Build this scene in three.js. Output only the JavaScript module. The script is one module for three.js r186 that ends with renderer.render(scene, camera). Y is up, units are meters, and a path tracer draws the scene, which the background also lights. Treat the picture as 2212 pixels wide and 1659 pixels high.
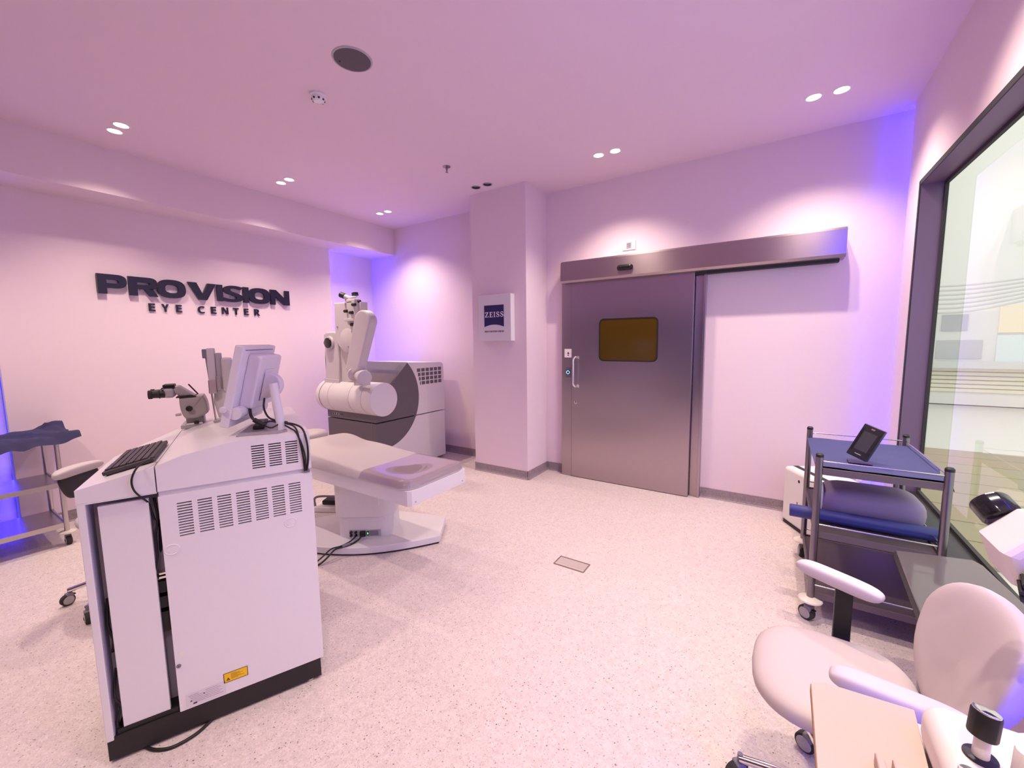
import * as THREE from 'three';
import { RoundedBoxGeometry } from 'three/addons/geometries/RoundedBoxGeometry.js';
import { mergeGeometries, mergeVertices, toCreasedNormals } from 'three/addons/utils/BufferGeometryUtils.js';
import { TextGeometry } from 'three/addons/geometries/TextGeometry.js';
import { FontLoader } from 'three/addons/loaders/FontLoader.js';
import { RectAreaLightUniformsLib } from 'three/addons/lights/RectAreaLightUniformsLib.js';

RectAreaLightUniformsLib.init();
const scene = new THREE.Scene();

// ---------- camera ----------
const camera = new THREE.PerspectiveCamera(2 * Math.atan(829.5 / 886.08) * 180 / Math.PI, 2212 / 1659, 0.05, 100);
camera.position.set(2.2142, 1.4999, 4.1591);
camera.rotation.order = 'YXZ';
camera.rotation.set(-0.1042, 0.5744, -0.0124);
scene.add(camera);

// ---------- daylight outside the window, exposure ----------
scene.background = new THREE.Color(0.98, 1.0, 0.95);
scene.backgroundIntensity = 1.7;
const renderer = new THREE.WebGLRenderer();
renderer.toneMapping = THREE.LinearToneMapping;
renderer.toneMappingExposure = 1.0;
renderer.shadowMap.enabled = true;

// ---------- lamp colours ----------
const LAMP = new THREE.Color(1.0, 0.815, 0.65);
const LAMP_CD = 5.6;
const BLUE = new THREE.Color(0.026, 0.018, 1.0);

// ---------- helpers ----------
const V = (x, y, z) => new THREE.Vector3(x, y, z);
let seed = 7;
const rnd = () => { seed = (seed * 1664525 + 1013904223) >>> 0; return seed / 4294967296; };
const used = {};
function numbered(n) { if (!(n in used)) { used[n] = 0; return n; } used[n]++; return n + '_' + String(used[n]).padStart(3, '0'); }
function mat(rgb, roughness = 0.6, metalness = 0, extra = {}) {
  const c = new THREE.Color(); c.setRGB(...rgb);
  const M = Object.keys(extra).length ? THREE.MeshPhysicalMaterial : THREE.MeshStandardMaterial;
  return new M({ color: c, roughness, metalness, ...extra });
}
function norm(g) {
  if (g.index) g = g.toNonIndexed();
  if (!g.attributes.normal) g.computeVertexNormals();
  for (const k of Object.keys(g.attributes)) if (!['position', 'normal', 'uv'].includes(k)) g.deleteAttribute(k);
  if (!g.attributes.uv) g.setAttribute('uv', new THREE.BufferAttribute(new Float32Array(g.attributes.position.count * 2), 2));
  return g;
}
function obj(name, geos, m, parent = scene) {
  const list = (Array.isArray(geos) ? geos : [geos]).map(norm);
  const me = new THREE.Mesh(list.length > 1 ? mergeGeometries(list) : list[0], m);
  me.name = parent === scene ? numbered(name) : name;
  me.castShadow = me.receiveShadow = true;
  parent.add(me);
  return me;
}
function thing(name, label, category, pos = [0, 0, 0], turn = 0, group) {
  const o = new THREE.Group(); o.name = numbered(name); scene.add(o);
  o.position.set(...pos); o.rotation.y = turn; o.userData = { label, category };
  if (group) o.userData.group = group;
  return o;
}
function tag(o, label, category, group) { o.userData.label = label; o.userData.category = category; if (group) o.userData.group = group; return o; }
function struct(name, geos, m) { const o = obj(name, geos, m); o.userData.kind = 'structure'; return o; }
function structGroup(name, label, pos = [0, 0, 0]) { const o = new THREE.Group(); o.name = name; o.position.set(...pos); o.userData = { kind: 'structure', label }; scene.add(o); return o; }
// box from min to max corner
function bb(x0, x1, y0, y1, z0, z1, r = 0) {
  const w = x1 - x0, h = y1 - y0, d = z1 - z0;
  const g = r > 0 ? new RoundedBoxGeometry(w, h, d, 3, Math.min(r, w / 2.01, h / 2.01, d / 2.01)) : new THREE.BoxGeometry(w, h, d);
  g.translate((x0 + x1) / 2, (y0 + y1) / 2, (z0 + z1) / 2);
  return g;
}
// rod between two points
function rod(a, b, r0, r1 = r0, seg = 16, capped = true) {
  a = V(...a); b = V(...b);
  const d = b.clone().sub(a), g = new THREE.CylinderGeometry(r1, r0, d.length(), seg, 1, !capped);
  g.applyQuaternion(new THREE.Quaternion().setFromUnitVectors(V(0, 1, 0), d.clone().normalize()));
  g.translate((a.x + b.x) / 2, (a.y + b.y) / 2, (a.z + b.z) / 2);
  return g;
}
// rod with rounded edges, profile turned about the line a-b
function knob(a, b, r, bev = 0.002, seg = 28) {
  a = V(...a); b = V(...b);
  const d = b.clone().sub(a), L = d.length();
  const p = [[0, 0], [r - bev, 0], [r - bev * 0.3, bev * 0.3], [r, bev], [r, L - bev], [r - bev * 0.3, L - bev * 0.3], [r - bev, L], [0, L]].map(q => new THREE.Vector2(q[0], q[1]));
  let g = new THREE.LatheGeometry(p, seg);
  g = toCreasedNormals(g, 0.6);
  g.applyQuaternion(new THREE.Quaternion().setFromUnitVectors(V(0, 1, 0), d.clone().normalize()));
  g.translate(a.x, a.y, a.z);
  return g;
}
function tube(pts, r, seg = 40, rad = 8) {
  return new THREE.TubeGeometry(new THREE.CatmullRomCurve3(pts.map(p => V(...p)), false, 'centripetal'), seg, r, rad, false);
}
function lathe(profile, seg = 32, crease = 0.5) { return toCreasedNormals(new THREE.LatheGeometry(profile.map(p => new THREE.Vector2(p[0], p[1])), seg), crease); }
function ext(shape, depth, bev = 0, seg = 2, curve = 16) {
  return new THREE.ExtrudeGeometry(shape, { depth: depth - 2 * bev, bevelEnabled: bev > 0, bevelThickness: bev, bevelSize: bev, bevelOffset: -bev, bevelSegments: seg, curveSegments: curve }).translate(0, 0, bev);
}
function poly(pts) { const s = new THREE.Shape(); pts.forEach((p, i) => i ? s.lineTo(p[0], p[1]) : s.moveTo(p[0], p[1])); s.closePath(); return s; }
function rrect(x0, y0, x1, y1, r) {
  const s = new THREE.Shape();
  s.moveTo(x0 + r, y0); s.lineTo(x1 - r, y0); s.quadraticCurveTo(x1, y0, x1, y0 + r); s.lineTo(x1, y1 - r); s.quadraticCurveTo(x1, y1, x1 - r, y1);
  s.lineTo(x0 + r, y1); s.quadraticCurveTo(x0, y1, x0, y1 - r); s.lineTo(x0, y0 + r); s.quadraticCurveTo(x0, y0, x0 + r, y0);
  return s;
}
function hole(x0, y0, x1, y1) { const p = new THREE.Path(); p.moveTo(x0, y0); p.lineTo(x0, y1); p.lineTo(x1, y1); p.lineTo(x1, y0); p.closePath(); return p; }
// outline given in (z, y), swept along x
function extX(ptsZY, depth, bev = 0, holes = []) {
  const s = poly(ptsZY.map(p => [-p[0], p[1]]));
  for (const hz of holes) { const p = new THREE.Path(); hz.forEach((q, i) => i ? p.lineTo(-q[0], q[1]) : p.moveTo(-q[0], q[1])); p.closePath(); s.holes.push(p); }
  return ext(s, depth, bev).rotateY(Math.PI / 2);
}
// outline given in (x, z), swept up along y from y0 to y1
function extY(ptsXZ, y0, y1, bev = 0) { return ext(poly(ptsXZ.map(p => [p[0], -p[1]])), y1 - y0, bev).rotateX(-Math.PI / 2).translate(0, y0, 0); }
// keep the part of a polygon on one side: f(p) >= 0
function clip(pts, f) {
  const out = [];
  pts.forEach((a, i) => {
    const b = pts[(i + 1) % pts.length], fa = f(a), fb = f(b);
    if (fa >= 0) out.push(a);
    if ((fa >= 0) !== (fb >= 0)) { const t = fa / (fa - fb); out.push([a[0] + t * (b[0] - a[0]), a[1] + t * (b[1] - a[1])]); }
  });
  return out;
}
// value noise for textures and cloth
function hash(x, y) { let n = (x * 374761393 + y * 668265263) | 0; n = Math.imul(n ^ (n >>> 13), 1274126177); return ((n ^ (n >>> 16)) >>> 0) / 4294967296; }
function vnoise(x, y, wrap = 1e9) {
  const xi = Math.floor(x), yi = Math.floor(y), fx = x - xi, fy = y - yi, w = v => ((v % wrap) + wrap) % wrap;
  const u = fx * fx * (3 - 2 * fx), v = fy * fy * (3 - 2 * fy);
  const a = hash(w(xi), w(yi)), b = hash(w(xi + 1), w(yi)), c = hash(w(xi), w(yi + 1)), d = hash(w(xi + 1), w(yi + 1));
  return a + (b - a) * u + (c - a) * v + (a - b - c + d) * u * v;
}
// smooth closed pad from a superellipse outline: half sizes a (local x), b (local z), thickness t, taper for local z with x
function pad(a, b, t, pow = 2.6, warp = null, nu = 48, nv = 14) {
  const pos = [], idx = [];
  for (let j = 0; j <= nv; j++) {
    const ph = -Math.PI / 2 + Math.PI * j / nv, cr = Math.pow(Math.cos(ph), 0.45), y = t / 2 * Math.sign(Math.sin(ph)) * Math.pow(Math.abs(Math.sin(ph)), 0.8);
    for (let i = 0; i < nu; i++) {
      const th = 2 * Math.PI * i / nu, c = Math.cos(th), s = Math.sin(th);
      let x = a * Math.sign(c) * Math.pow(Math.abs(c), 2 / pow) * cr, z = b * Math.sign(s) * Math.pow(Math.abs(s), 2 / pow) * cr, yy = y;
      if (warp) [x, yy, z] = warp(x, yy, z);
      pos.push(x, yy, z);
    }
  }
  for (let j = 0; j < nv; j++) for (let i = 0; i < nu; i++) {
    const p = j * nu + i, q = j * nu + (i + 1) % nu, r = p + nu, s = q + nu;
    idx.push(p, r, q, q, r, s);
  }
  const g = new THREE.BufferGeometry(); g.setAttribute('position', new THREE.Float32BufferAttribute(pos, 3)); g.setIndex(idx); g.computeVertexNormals();
  return g;
}
function canvasTex(w, h, draw) {
  const c = document.createElement('canvas'); c.width = w; c.height = h;
  const g = c.getContext('2d'); draw(g, w, h);
  const t = new THREE.CanvasTexture(c); t.colorSpace = THREE.SRGBColorSpace; return t;
}
function dataTex(n, f, color = true) {
  const d = new Uint8Array(n * n * 4);
  for (let y = 0; y < n; y++) for (let x = 0; x < n; x++) { const c = f(x, y), i = (y * n + x) * 4; d[i] = c[0]; d[i + 1] = c[1]; d[i + 2] = c[2]; d[i + 3] = 255; }
  const t = new THREE.DataTexture(d, n, n); t.magFilter = THREE.LinearFilter; t.minFilter = THREE.LinearMipmapLinearFilter; t.generateMipmaps = true;
  t.wrapS = t.wrapT = THREE.RepeatWrapping; if (color) t.colorSpace = THREE.SRGBColorSpace; t.needsUpdate = true; return t;
}

// ---------- materials ----------
// floor vinyl: pale base, fine mottling, small brown and white chips
const chips = [];
for (let i = 0; i < 9000; i++) chips.push([Math.floor(rnd() * 1024), Math.floor(rnd() * 1024), rnd()]);
const fl = new Float32Array(1024 * 1024);
for (const [cx, cy, k] of chips) {
  const r = rnd() < 0.72 ? 1 : 2, q = rnd(), v = k < 0.7 ? -(0.09 + 0.5 * q * q * q) : 0.10;
  for (let dy = -r; dy <= r; dy++) for (let dx = -r; dx <= r; dx++) if (dx * dx + dy * dy * (0.6 + k) <= r * r) fl[((cy + dy) & 1023) * 1024 + ((cx + dx) & 1023)] = v;
}
const floorTex = dataTex(1024, (x, y) => {
  const n = 0.10 * (vnoise(x / 4, y / 4, 256) - 0.5) + 0.05 * (vnoise(x / 16, y / 16, 64) - 0.5) + 0.03 * (hash(x, y) - 0.5);
  const v = fl[y * 1024 + x], k = 1 + n + v;
  return [Math.max(0, Math.min(255, 208 * k)), Math.max(0, Math.min(255, 194 * k - (v < 0 ? 4 : 0))), Math.max(0, Math.min(255, 194 * k - (v < 0 ? 6 : 0)))];
});
const skirtTex = dataTex(512, (x, y) => {
  const n = 0.2 * (vnoise(x / 3, y / 3, 170) - 0.5) + 0.12 * (vnoise(x / 12, y / 12, 42) - 0.5) + 0.1 * (hash(x, y) - 0.5), k = 1 + n;
  return [150 * k, 136 * k, 142 * k].map(v => Math.max(0, Math.min(255, v)));
});
const M = {
  wall: mat([0.80, 0.655, 0.73], 0.85),
  ceil: mat([0.80, 0.64, 0.735], 0.9),
  floor: new THREE.MeshStandardMaterial({ map: floorTex, roughness: 0.55 }),
  skirt: new THREE.MeshStandardMaterial({ map: skirtTex, roughness: 0.6 }),
  steel: mat([0.44, 0.37, 0.40], 0.29, 1, { anisotropy: 0.75 }),
  steelPlain: mat([0.55, 0.52, 0.52], 0.3, 1),
  steelDark: mat([0.26, 0.25, 0.26], 0.35, 1),
  chrome: mat([0.8, 0.78, 0.76], 0.12, 1),
  black: mat([0.007, 0.007, 0.008], 0.5),
  blackGloss: mat([0.01, 0.01, 0.012], 0.15),
  dark: mat([0.03, 0.028, 0.034], 0.7),
  plinth: mat([0.016, 0.012, 0.014], 0.6),
  white: mat([0.79, 0.76, 0.79], 0.3),
  whiteWarm: mat([0.80, 0.77, 0.75], 0.45),
  machine: mat([0.72, 0.68, 0.70], 0.45),
  machineGrey: mat([0.125, 0.105, 0.12], 0.5),
  hood: mat([0.17, 0.14, 0.13], 0.18),
  greyPart: mat([0.42, 0.40, 0.43], 0.45),
  slate: mat([0.20, 0.19, 0.24], 0.6),
  navy: mat([0.008, 0.006, 0.03], 0.4),
  logoBlue: mat([0.012, 0.008, 0.10], 0.4),
  drape: mat([0.024, 0.022, 0.080], 0.85),
  rollBlue: mat([0.03, 0.035, 0.20], 0.55),
  bolster: mat([0.30, 0.22, 0.36], 0.6),
  vinyl: mat([0.50, 0.46, 0.45], 0.5),
  vinylGrey: mat([0.54, 0.49, 0.49], 0.5),
  beige: mat([0.56, 0.42, 0.36], 0.5),
  brownEdge: mat([0.36, 0.19, 0.10], 0.6),
  rubber: mat([0.03, 0.028, 0.03], 0.8),
  casterGrey: mat([0.42, 0.40, 0.40], 0.5),
  cream: mat([0.72, 0.66, 0.58], 0.5),
  amber: mat([0.075, 0.040, 0.004], 0.12),
  ledBlue: new THREE.MeshStandardMaterial({ color: 0x111122, emissive: new THREE.Color(0.06, 0.05, 1.0), emissiveIntensity: 1.4 }),
  lampDisc: new THREE.MeshStandardMaterial({ color: 0xffffff, emissive: new THREE.Color(1, 0.93, 0.82), emissiveIntensity: 5 }),
};
// ================= ROOM SHELL =================
const H = 3.1, XR = 2.937, ZEND = 5.9;
{
  const g = new THREE.PlaneGeometry(6.35, 6.3); g.rotateX(-Math.PI / 2); g.translate(-0.125, 0, 2.95);
  const p = g.attributes.position, u = g.attributes.uv;
  for (let i = 0; i < p.count; i++) u.setXY(i, p.getX(i) / 1.15, p.getZ(i) / 1.15);
  const slab = bb(-3.3, 3.05, -0.12, -0.001, -0.2, 6.1);
  const f = struct('floor', g, M.floor); obj('slab', slab, M.ceil, f);
}
// downlight positions: [x, z, lit]
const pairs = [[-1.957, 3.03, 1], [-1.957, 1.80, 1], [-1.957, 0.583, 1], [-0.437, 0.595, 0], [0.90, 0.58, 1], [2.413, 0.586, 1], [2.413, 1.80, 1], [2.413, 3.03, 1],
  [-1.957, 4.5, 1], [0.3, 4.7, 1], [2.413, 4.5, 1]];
const DR = 0.046;
{
  const s = poly([[-3.3, -0.2], [3.05, -0.2], [3.05, 6.1], [-3.3, 6.1]]);
  for (const [x, z] of pairs) for (const d of [-0.074, 0.074]) { const h = new THREE.Path(); h.absarc(x + d, z, DR + 0.002, 0, 2 * Math.PI, true); s.holes.push(h); }
  const g = new THREE.ExtrudeGeometry(s, { depth: 0.05, bevelEnabled: false, curveSegments: 20 });
  g.rotateX(Math.PI / 2); g.scale(1, 1, 1); g.translate(0, H + 0.05, 0);
  struct('ceiling', [g, bb(-3.3, 3.05, H + 0.05, H + 0.2, -0.2, 6.1)], M.ceil);
}
struct('wall_back', bb(-3.3, 3.05, 0, H, -0.2, 0), M.wall);
struct('wall_left', bb(-3.3, -2.96, 0, H, 0, ZEND), M.wall);
struct('wall_rear', bb(-3.3, 3.05, 0, H, ZEND, ZEND + 0.2), M.wall);
struct('wall_rear_added_panel', bb(-2.9, 2.86, 0, 2.15, ZEND - 0.04, ZEND), mat([0.09, 0.07, 0.085], 0.7));  // unseen dark panel, added for the dark band in the steel door's reflection
{ // raised panel of the left wall that carries the sign
  struct('wall_left_panel', bb(-2.96, -2.86, 0, 2.74, 0.76, 3.64), M.wall);
  struct('wall_bulkhead', bb(-2.96, -2.4528, 2.74, H, 0, ZEND), M.wall);
}
struct('wall_column', bb(-0.7084, 0, 0, H, 0, 0.4464), M.wall);
// right wall: outer wall plus the raised panel with the window opening
const WZ0 = 0.483, WZ1 = 2.72, WY0 = 0.455, WY1 = 2.462;
{
  const hw = (x0, x1, z0, z1, d) => [bb(x0, x1, 0, WY0, z0, z1), bb(x0, x1, WY1, H - d, z0, z1), bb(x0, x1, WY0, WY1, z0, WZ0), bb(x0, x1, WY0, WY1, WZ1, z1)];
  struct('wall_right_panel', hw(XR, 3.0, 0.10, 3.3, 0), M.wall);
  struct('wall_right', hw(3.0, 3.05, 0, ZEND, 0), M.wall);
  struct('wall_right_rear_panel', bb(2.86, 3.0, 0, H, 3.3, ZEND), M.wall);
}
// skirting boards
function skirtGeo(x0, z0, x1, z1, nx, nz) {
  const L = Math.hypot(x1 - x0, z1 - z0), sh = poly([[0, 0], [0.022, 0], [0.010, 0.012], [0.006, 0.03], [0.006, 0.094], [0, 0.094]]);
  const g = new THREE.ExtrudeGeometry(sh, { depth: L, bevelEnabled: false });
  const a = V(nx, 0, nz), c = V(x1 - x0, 0, z1 - z0).normalize();
  g.applyMatrix4(new THREE.Matrix4().makeBasis(a, V(0, 1, 0), c)); g.translate(x0, 0, z0);
  const p = g.attributes.position, u = g.attributes.uv; for (let i = 0; i < p.count; i++) u.setXY(i, (p.getX(i) + p.getZ(i)) / 0.4, p.getY(i) / 0.4);
  if (V(0, 1, 0).cross(c).dot(a) > 0) return g;
  const ix = g.index ? g.toNonIndexed() : g, P = ix.attributes.position; // keep faces outward when the basis is mirrored
  for (let i = 0; i < P.count; i += 3) for (const at of ['position', 'uv', 'normal']) { const A = ix.attributes[at], s = A.itemSize; for (let k = 0; k < s; k++) { const t = A.array[(i + 1) * s + k]; A.array[(i + 1) * s + k] = A.array[(i + 2) * s + k]; A.array[(i + 2) * s + k] = t; } }
  ix.computeVertexNormals(); return ix;
}
struct('baseboard_back', [skirtGeo(-2.96, 0, -0.7084, 0, 0, 1), skirtGeo(0, 0, 0.228, 0, 0, 1), skirtGeo(1.655, 0, XR + 0.06, 0, 0, 1)], M.skirt);
struct('baseboard_column', [skirtGeo(-0.7144, 0.4464, 0.006, 0.4464, 0, 1), skirtGeo(0, 0, 0, 0.4524, 1, 0)], M.skirt);
struct('baseboard_left', [skirtGeo(-2.86, 0.76, -2.86, 3.64, 1, 0), skirtGeo(-2.96, 0, -2.96, 0.76, 1, 0)], M.skirt);
struct('baseboard_right', skirtGeo(XR, 0.1, XR, 3.3, -1, 0), M.skirt);

// ---------- lights ----------
function downlight(x, z, lit, label, group) {
  const t = thing('downlight', label, 'downlight', [x, H, z], 0, group);
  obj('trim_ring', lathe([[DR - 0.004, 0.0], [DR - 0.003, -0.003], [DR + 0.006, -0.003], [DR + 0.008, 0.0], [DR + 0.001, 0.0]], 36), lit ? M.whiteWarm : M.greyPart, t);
  obj('reflector', lathe([[DR - 0.004, 0.0], [DR - 0.006, 0.014], [0.036, 0.015]], 36), lit ? M.white : M.dark, t);  // off look of unlit fittings is put into darker ring and reflector colours
  const d = new THREE.CylinderGeometry(0.0385, 0.0385, 0.006, 28); d.translate(0, 0.017, 0);
  obj('lens', d, lit ? M.lampDisc : M.slate, t);
  if (lit) {
    const s = new THREE.SpotLight(LAMP, LAMP_CD, 0, 58 * Math.PI / 180, 0.9, 2);
    s.position.set(0, -0.012, 0); s.target.position.set(0, -3, 0); s.castShadow = true; s.shadow.radius = 1.0; s.shadow.mapSize.set(1024, 1024);
    s.name = 'lamp'; t.add(s); t.add(s.target);
  }
}
const place = [['above the first letter of the navy sign', 'bulkhead', 'ceiling speaker'], ['above the last letter of the navy sign', 'bulkhead', 'ceiling speaker'], ['in the corner by the bulkhead', 'bulkhead', 'column'], ['in front of the white column', 'bulkhead', 'steel door'], ['above the steel sliding door', 'column', 'window'], ['between door header and window', 'door', 'window'], ['above the steel trolley', 'room', 'window'], ['above the office chair', 'room', 'window'],
  ['at the rear by the bulkhead', 'bulkhead', 'room'], ['at the rear in the middle', 'bulkhead', 'window'], ['at the rear by the window wall', 'room', 'window']];
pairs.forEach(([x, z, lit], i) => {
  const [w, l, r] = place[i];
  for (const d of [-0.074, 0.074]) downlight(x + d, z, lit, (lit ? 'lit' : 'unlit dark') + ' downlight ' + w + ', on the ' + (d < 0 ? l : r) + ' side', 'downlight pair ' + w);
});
function ledStrip(label, x, y0, y1, z, turn, nits, wdt) { // turn 0 shines towards -z
  const t = thing('led_strip', label, 'led strip', [x, y0, z], turn);
  obj('profile', bb(-wdt / 2 - 0.002, wdt / 2 + 0.002, 0, y1 - y0, -0.005, 0), M.white, t);
  obj('diffuser', bb(-wdt / 2, wdt / 2, 0, y1 - y0, -0.009, -0.005), M.ledBlue, t);
  const l = new THREE.RectAreaLight(BLUE, nits, wdt, y1 - y0);
  l.position.set(0, (y1 - y0) / 2, -0.012); l.name = 'led_light'; t.add(l);
}
const NITS = 38;
ledStrip('blue led strip on the sign wall edge facing the corner behind the laser machine', -2.905, 0.02, 2.72, 0.76, 0, NITS * 1.3, 0.04);
ledStrip('blue led strip on the sign wall edge behind the draped instrument table', -2.905, 0.02, 2.72, 3.64, Math.PI, NITS, 0.04);
ledStrip('blue led strip on the window wall edge in the corner beside the steel door', 2.962, 0.02, H - 0.02, 0.10, 0, NITS * 0.75, 0.04);
ledStrip('blue led strip on the rear wall panel edge behind the grey office chair', 2.898, 0.02, H - 0.02, 3.278, Math.PI / 4, NITS * 1.15, 0.05);

// ---------- window ----------
{
  const w = structGroup('window_1', 'large dark framed window onto the bright street');
  const fm = mat([0.17, 0.105, 0.19], 0.45), sm = mat([0.03, 0.027, 0.03], 0.4);  // purple cast of the blue led light is put into the frame colour
  // slim trim on the wall face, deep reveal, glazing bead
  const T = 0.014, x0 = XR - 0.012, x1 = 3.05;
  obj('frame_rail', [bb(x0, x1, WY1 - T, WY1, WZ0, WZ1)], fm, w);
  obj('sill', [bb(x0, x1, WY0, WY0 + T, WZ0, WZ1)], sm, w);
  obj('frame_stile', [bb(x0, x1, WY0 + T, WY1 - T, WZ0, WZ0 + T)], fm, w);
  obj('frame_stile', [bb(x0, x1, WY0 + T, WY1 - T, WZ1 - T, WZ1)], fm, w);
  obj('trim', [bb(XR - 0.018, XR - 0.0125, WY0 - 0.006, WY1 + 0.01, WZ0 - 0.012, WZ0 + 0.012), bb(XR - 0.018, XR - 0.0125, WY1 - 0.016, WY1 + 0.012, WZ0, WZ1), bb(XR - 0.016, XR - 0.0125, WY0 - 0.006, WY0 + 0.01, WZ0, WZ1)], M.dark, w);
  obj('bead', [bb(3.030, 3.048, WY0 + T, WY0 + T + 0.02, WZ0 + T, WZ1 - T), bb(3.030, 3.048, WY1 - T - 0.02, WY1 - T, WZ0 + T, WZ1 - T), bb(3.030, 3.048, WY0 + T + 0.02, WY1 - T - 0.02, WZ0 + T, WZ0 + T + 0.012), bb(3.030, 3.048, WY0 + T + 0.02, WY1 - T - 0.02, WZ1 - T - 0.012, WZ1 - T)], M.dark, w);
  const gp = new THREE.PlaneGeometry(WZ1 - WZ0 - 0.04, WY1 - WY0 - 0.04); gp.rotateY(-Math.PI / 2); gp.translate(3.042, (WY0 + WY1) / 2, (WZ0 + WZ1) / 2);
  obj('pane', gp, new THREE.MeshPhysicalMaterial({ color: 0xf6fbf6, transmission: 1, roughness: 0.02, thickness: 0, ior: 1.5 }), w);
}

// ---------- sliding door ----------
{
  const d = structGroup('door_1', 'brushed steel sliding door with amber vision panel and header box');
  const leaf = rrect(0.352, 0.006, 1.556, 2.12, 0.002);
  obj('leaf', ext(leaf, 0.052, 0.002).translate(0, 0, 0.042), M.steel, d);
  obj('vision_frame', (() => { const s = rrect(0.660, 1.282, 1.250, 1.716, 0.058); s.holes.push(rrect(0.672, 1.294, 1.238, 1.704, 0.048)); return ext(s, 0.007, 0.001).translate(0, 0, 0.092); })(), M.black, d);
  obj('vision_glass', ext(rrect(0.668, 1.290, 1.242, 1.708, 0.05), 0.003).translate(0, 0, 0.093), M.amber, d);
  obj('jamb', bb(0.232, 0.347, 0, 2.12, 0, 0.085, 0.002), M.steel, d);
  obj('jamb', [bb(1.560, 1.650, 0, 2.12, 0, 0.036, 0.002), bb(1.628, 1.650, 0, 2.12, 0.036, 0.06, 0.002)], M.steel, d);
  // pull handle
  const hx = 0.40, hz = 0.094, h = obj('pull_handle', [tube([[hx + 0.03, 1.318, hz], [hx + 0.012, 1.322, hz + 0.04], [hx, 1.295, hz + 0.06], [hx, 1.24, hz + 0.062], [hx, 1.09, hz + 0.062], [hx, 1.035, hz + 0.06], [hx + 0.012, 1.008, hz + 0.04], [hx + 0.03, 1.012, hz]], 0.0105, 60, 12)], M.chrome, d);
  obj('rosette', [knob([hx + 0.03, 1.318, hz], [hx + 0.03, 1.318, hz + 0.006], 0.018), knob([hx + 0.03, 1.012, hz], [hx + 0.03, 1.012, hz + 0.006], 0.018)], M.chrome, h);
  const lk = obj('lock', knob([0.405, 0.835, 0.094], [0.405, 0.835, 0.102], 0.021), M.steelPlain, d);
  obj('keyhole', bb(0.403, 0.407, 0.828, 0.842, 0.102, 0.1035), M.black, lk);
  // header box: chamfered profile swept along the wall
  const prof = [[0, 2.098], [0.160, 2.098], [0.178, 2.118], [0.172, 2.30], [0.152, 2.318], [0, 2.318]];
  const g2 = extX(prof, 2.352, 0.002).translate(0.258, 0, 0);
  const hd = obj('header_box', g2, M.steel, d);
  const eye = new THREE.CapsuleGeometry(0.028, 0.10, 6, 16); eye.rotateZ(Math.PI / 2); eye.scale(1, 1, 0.9); eye.translate(0.945, 2.192, 0.178);
  obj('motion_sensor', [eye, bb(0.885, 1.005, 2.165, 2.178, 0.17, 0.192, 0.004)], M.blackGloss, hd);
  obj('guide_rail', bb(0.35, 2.58, 2.075, 2.10, 0.02, 0.09), M.dark, d);
}
{
  const t = thing('touch_switch', 'black touch switch with glowing ring on the steel door jamb', 'switch', [0.309, 1.155, 0.085]);
  obj('plate', bb(-0.03, 0.03, -0.056, 0.056, 0, 0.004, 0.001), M.steelDark, t);
  obj('lens', bb(-0.022, 0.022, -0.024, 0.024, 0.004, 0.0065, 0.001), M.blackGloss, t);
  const r = new THREE.TorusGeometry(0.0165, 0.0036, 10, 28); r.translate(0, 0, 0.0075);
  obj('glow_ring', r, new THREE.MeshStandardMaterial({ color: 0x223355, emissive: new THREE.Color(0.25, 0.5, 1), emissiveIntensity: 2.2 }), t);
}
{
  const t = thing('sticker_sign', 'small white square hand pictogram sticker on the door jamb', 'sticker', [0.309, 1.362, 0.085]);
  const tx = canvasTex(128, 128, (g, w) => { g.fillStyle = '#efe6e8'; g.fillRect(0, 0, w, w); g.fillStyle = '#4a2030'; g.beginPath(); g.moveTo(64, 40); g.lineTo(84, 72); g.lineTo(46, 72); g.fill(); g.fillRect(56, 56, 20, 26); g.beginPath(); g.ellipse(64, 96, 14, 7, 0, 0, 7); g.fill(); g.fillStyle = '#b9a'; g.fillRect(18, 64, 16, 3); g.fillRect(94, 64, 16, 3); });
  const pg = new THREE.PlaneGeometry(0.088, 0.092); pg.translate(0, 0, 0.0022);
  obj('card', bb(-0.044, 0.044, -0.046, 0.046, 0, 0.002), M.white, t);
  obj('print', pg, new THREE.MeshStandardMaterial({ map: tx, roughness: 0.5 }), t);
}
{
  const t = thing('wall_socket', 'white wall plate with grey cover above the steel door header', 'socket', [0.928, 2.43, 0]);
  obj('plate', bb(-0.066, 0.066, -0.046, 0.046, 0, 0.009, 0.004), M.white, t);
  obj('cover', bb(-0.024, 0.024, -0.026, 0.026, 0.009, 0.014, 0.002), M.greyPart, t);
  obj('louvre', [-0.014, -0.005, 0.004, 0.013].map(y => bb(-0.017, 0.017, y, y + 0.004, 0.014, 0.0155)), M.slate, t);
}
{
  const t = thing('power_outlet', 'white power outlet low on the wall behind the steel trolley', 'outlet', [2.82, 0.36, 0]);
  obj('plate', bb(-0.06, 0.06, -0.04, 0.04, 0, 0.009, 0.004), M.white, t);
  obj('plug', bb(-0.04, 0.0, -0.02, 0.02, 0.009, 0.05, 0.006), M.white, t);
  obj('cord', tube([[-0.02, 0, 0.05], [-0.04, -0.02, 0.08], [-0.12, -0.10, 0.07], [-0.22, -0.16, 0.10]], 0.004, 24), M.whiteWarm, t);
}
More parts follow.
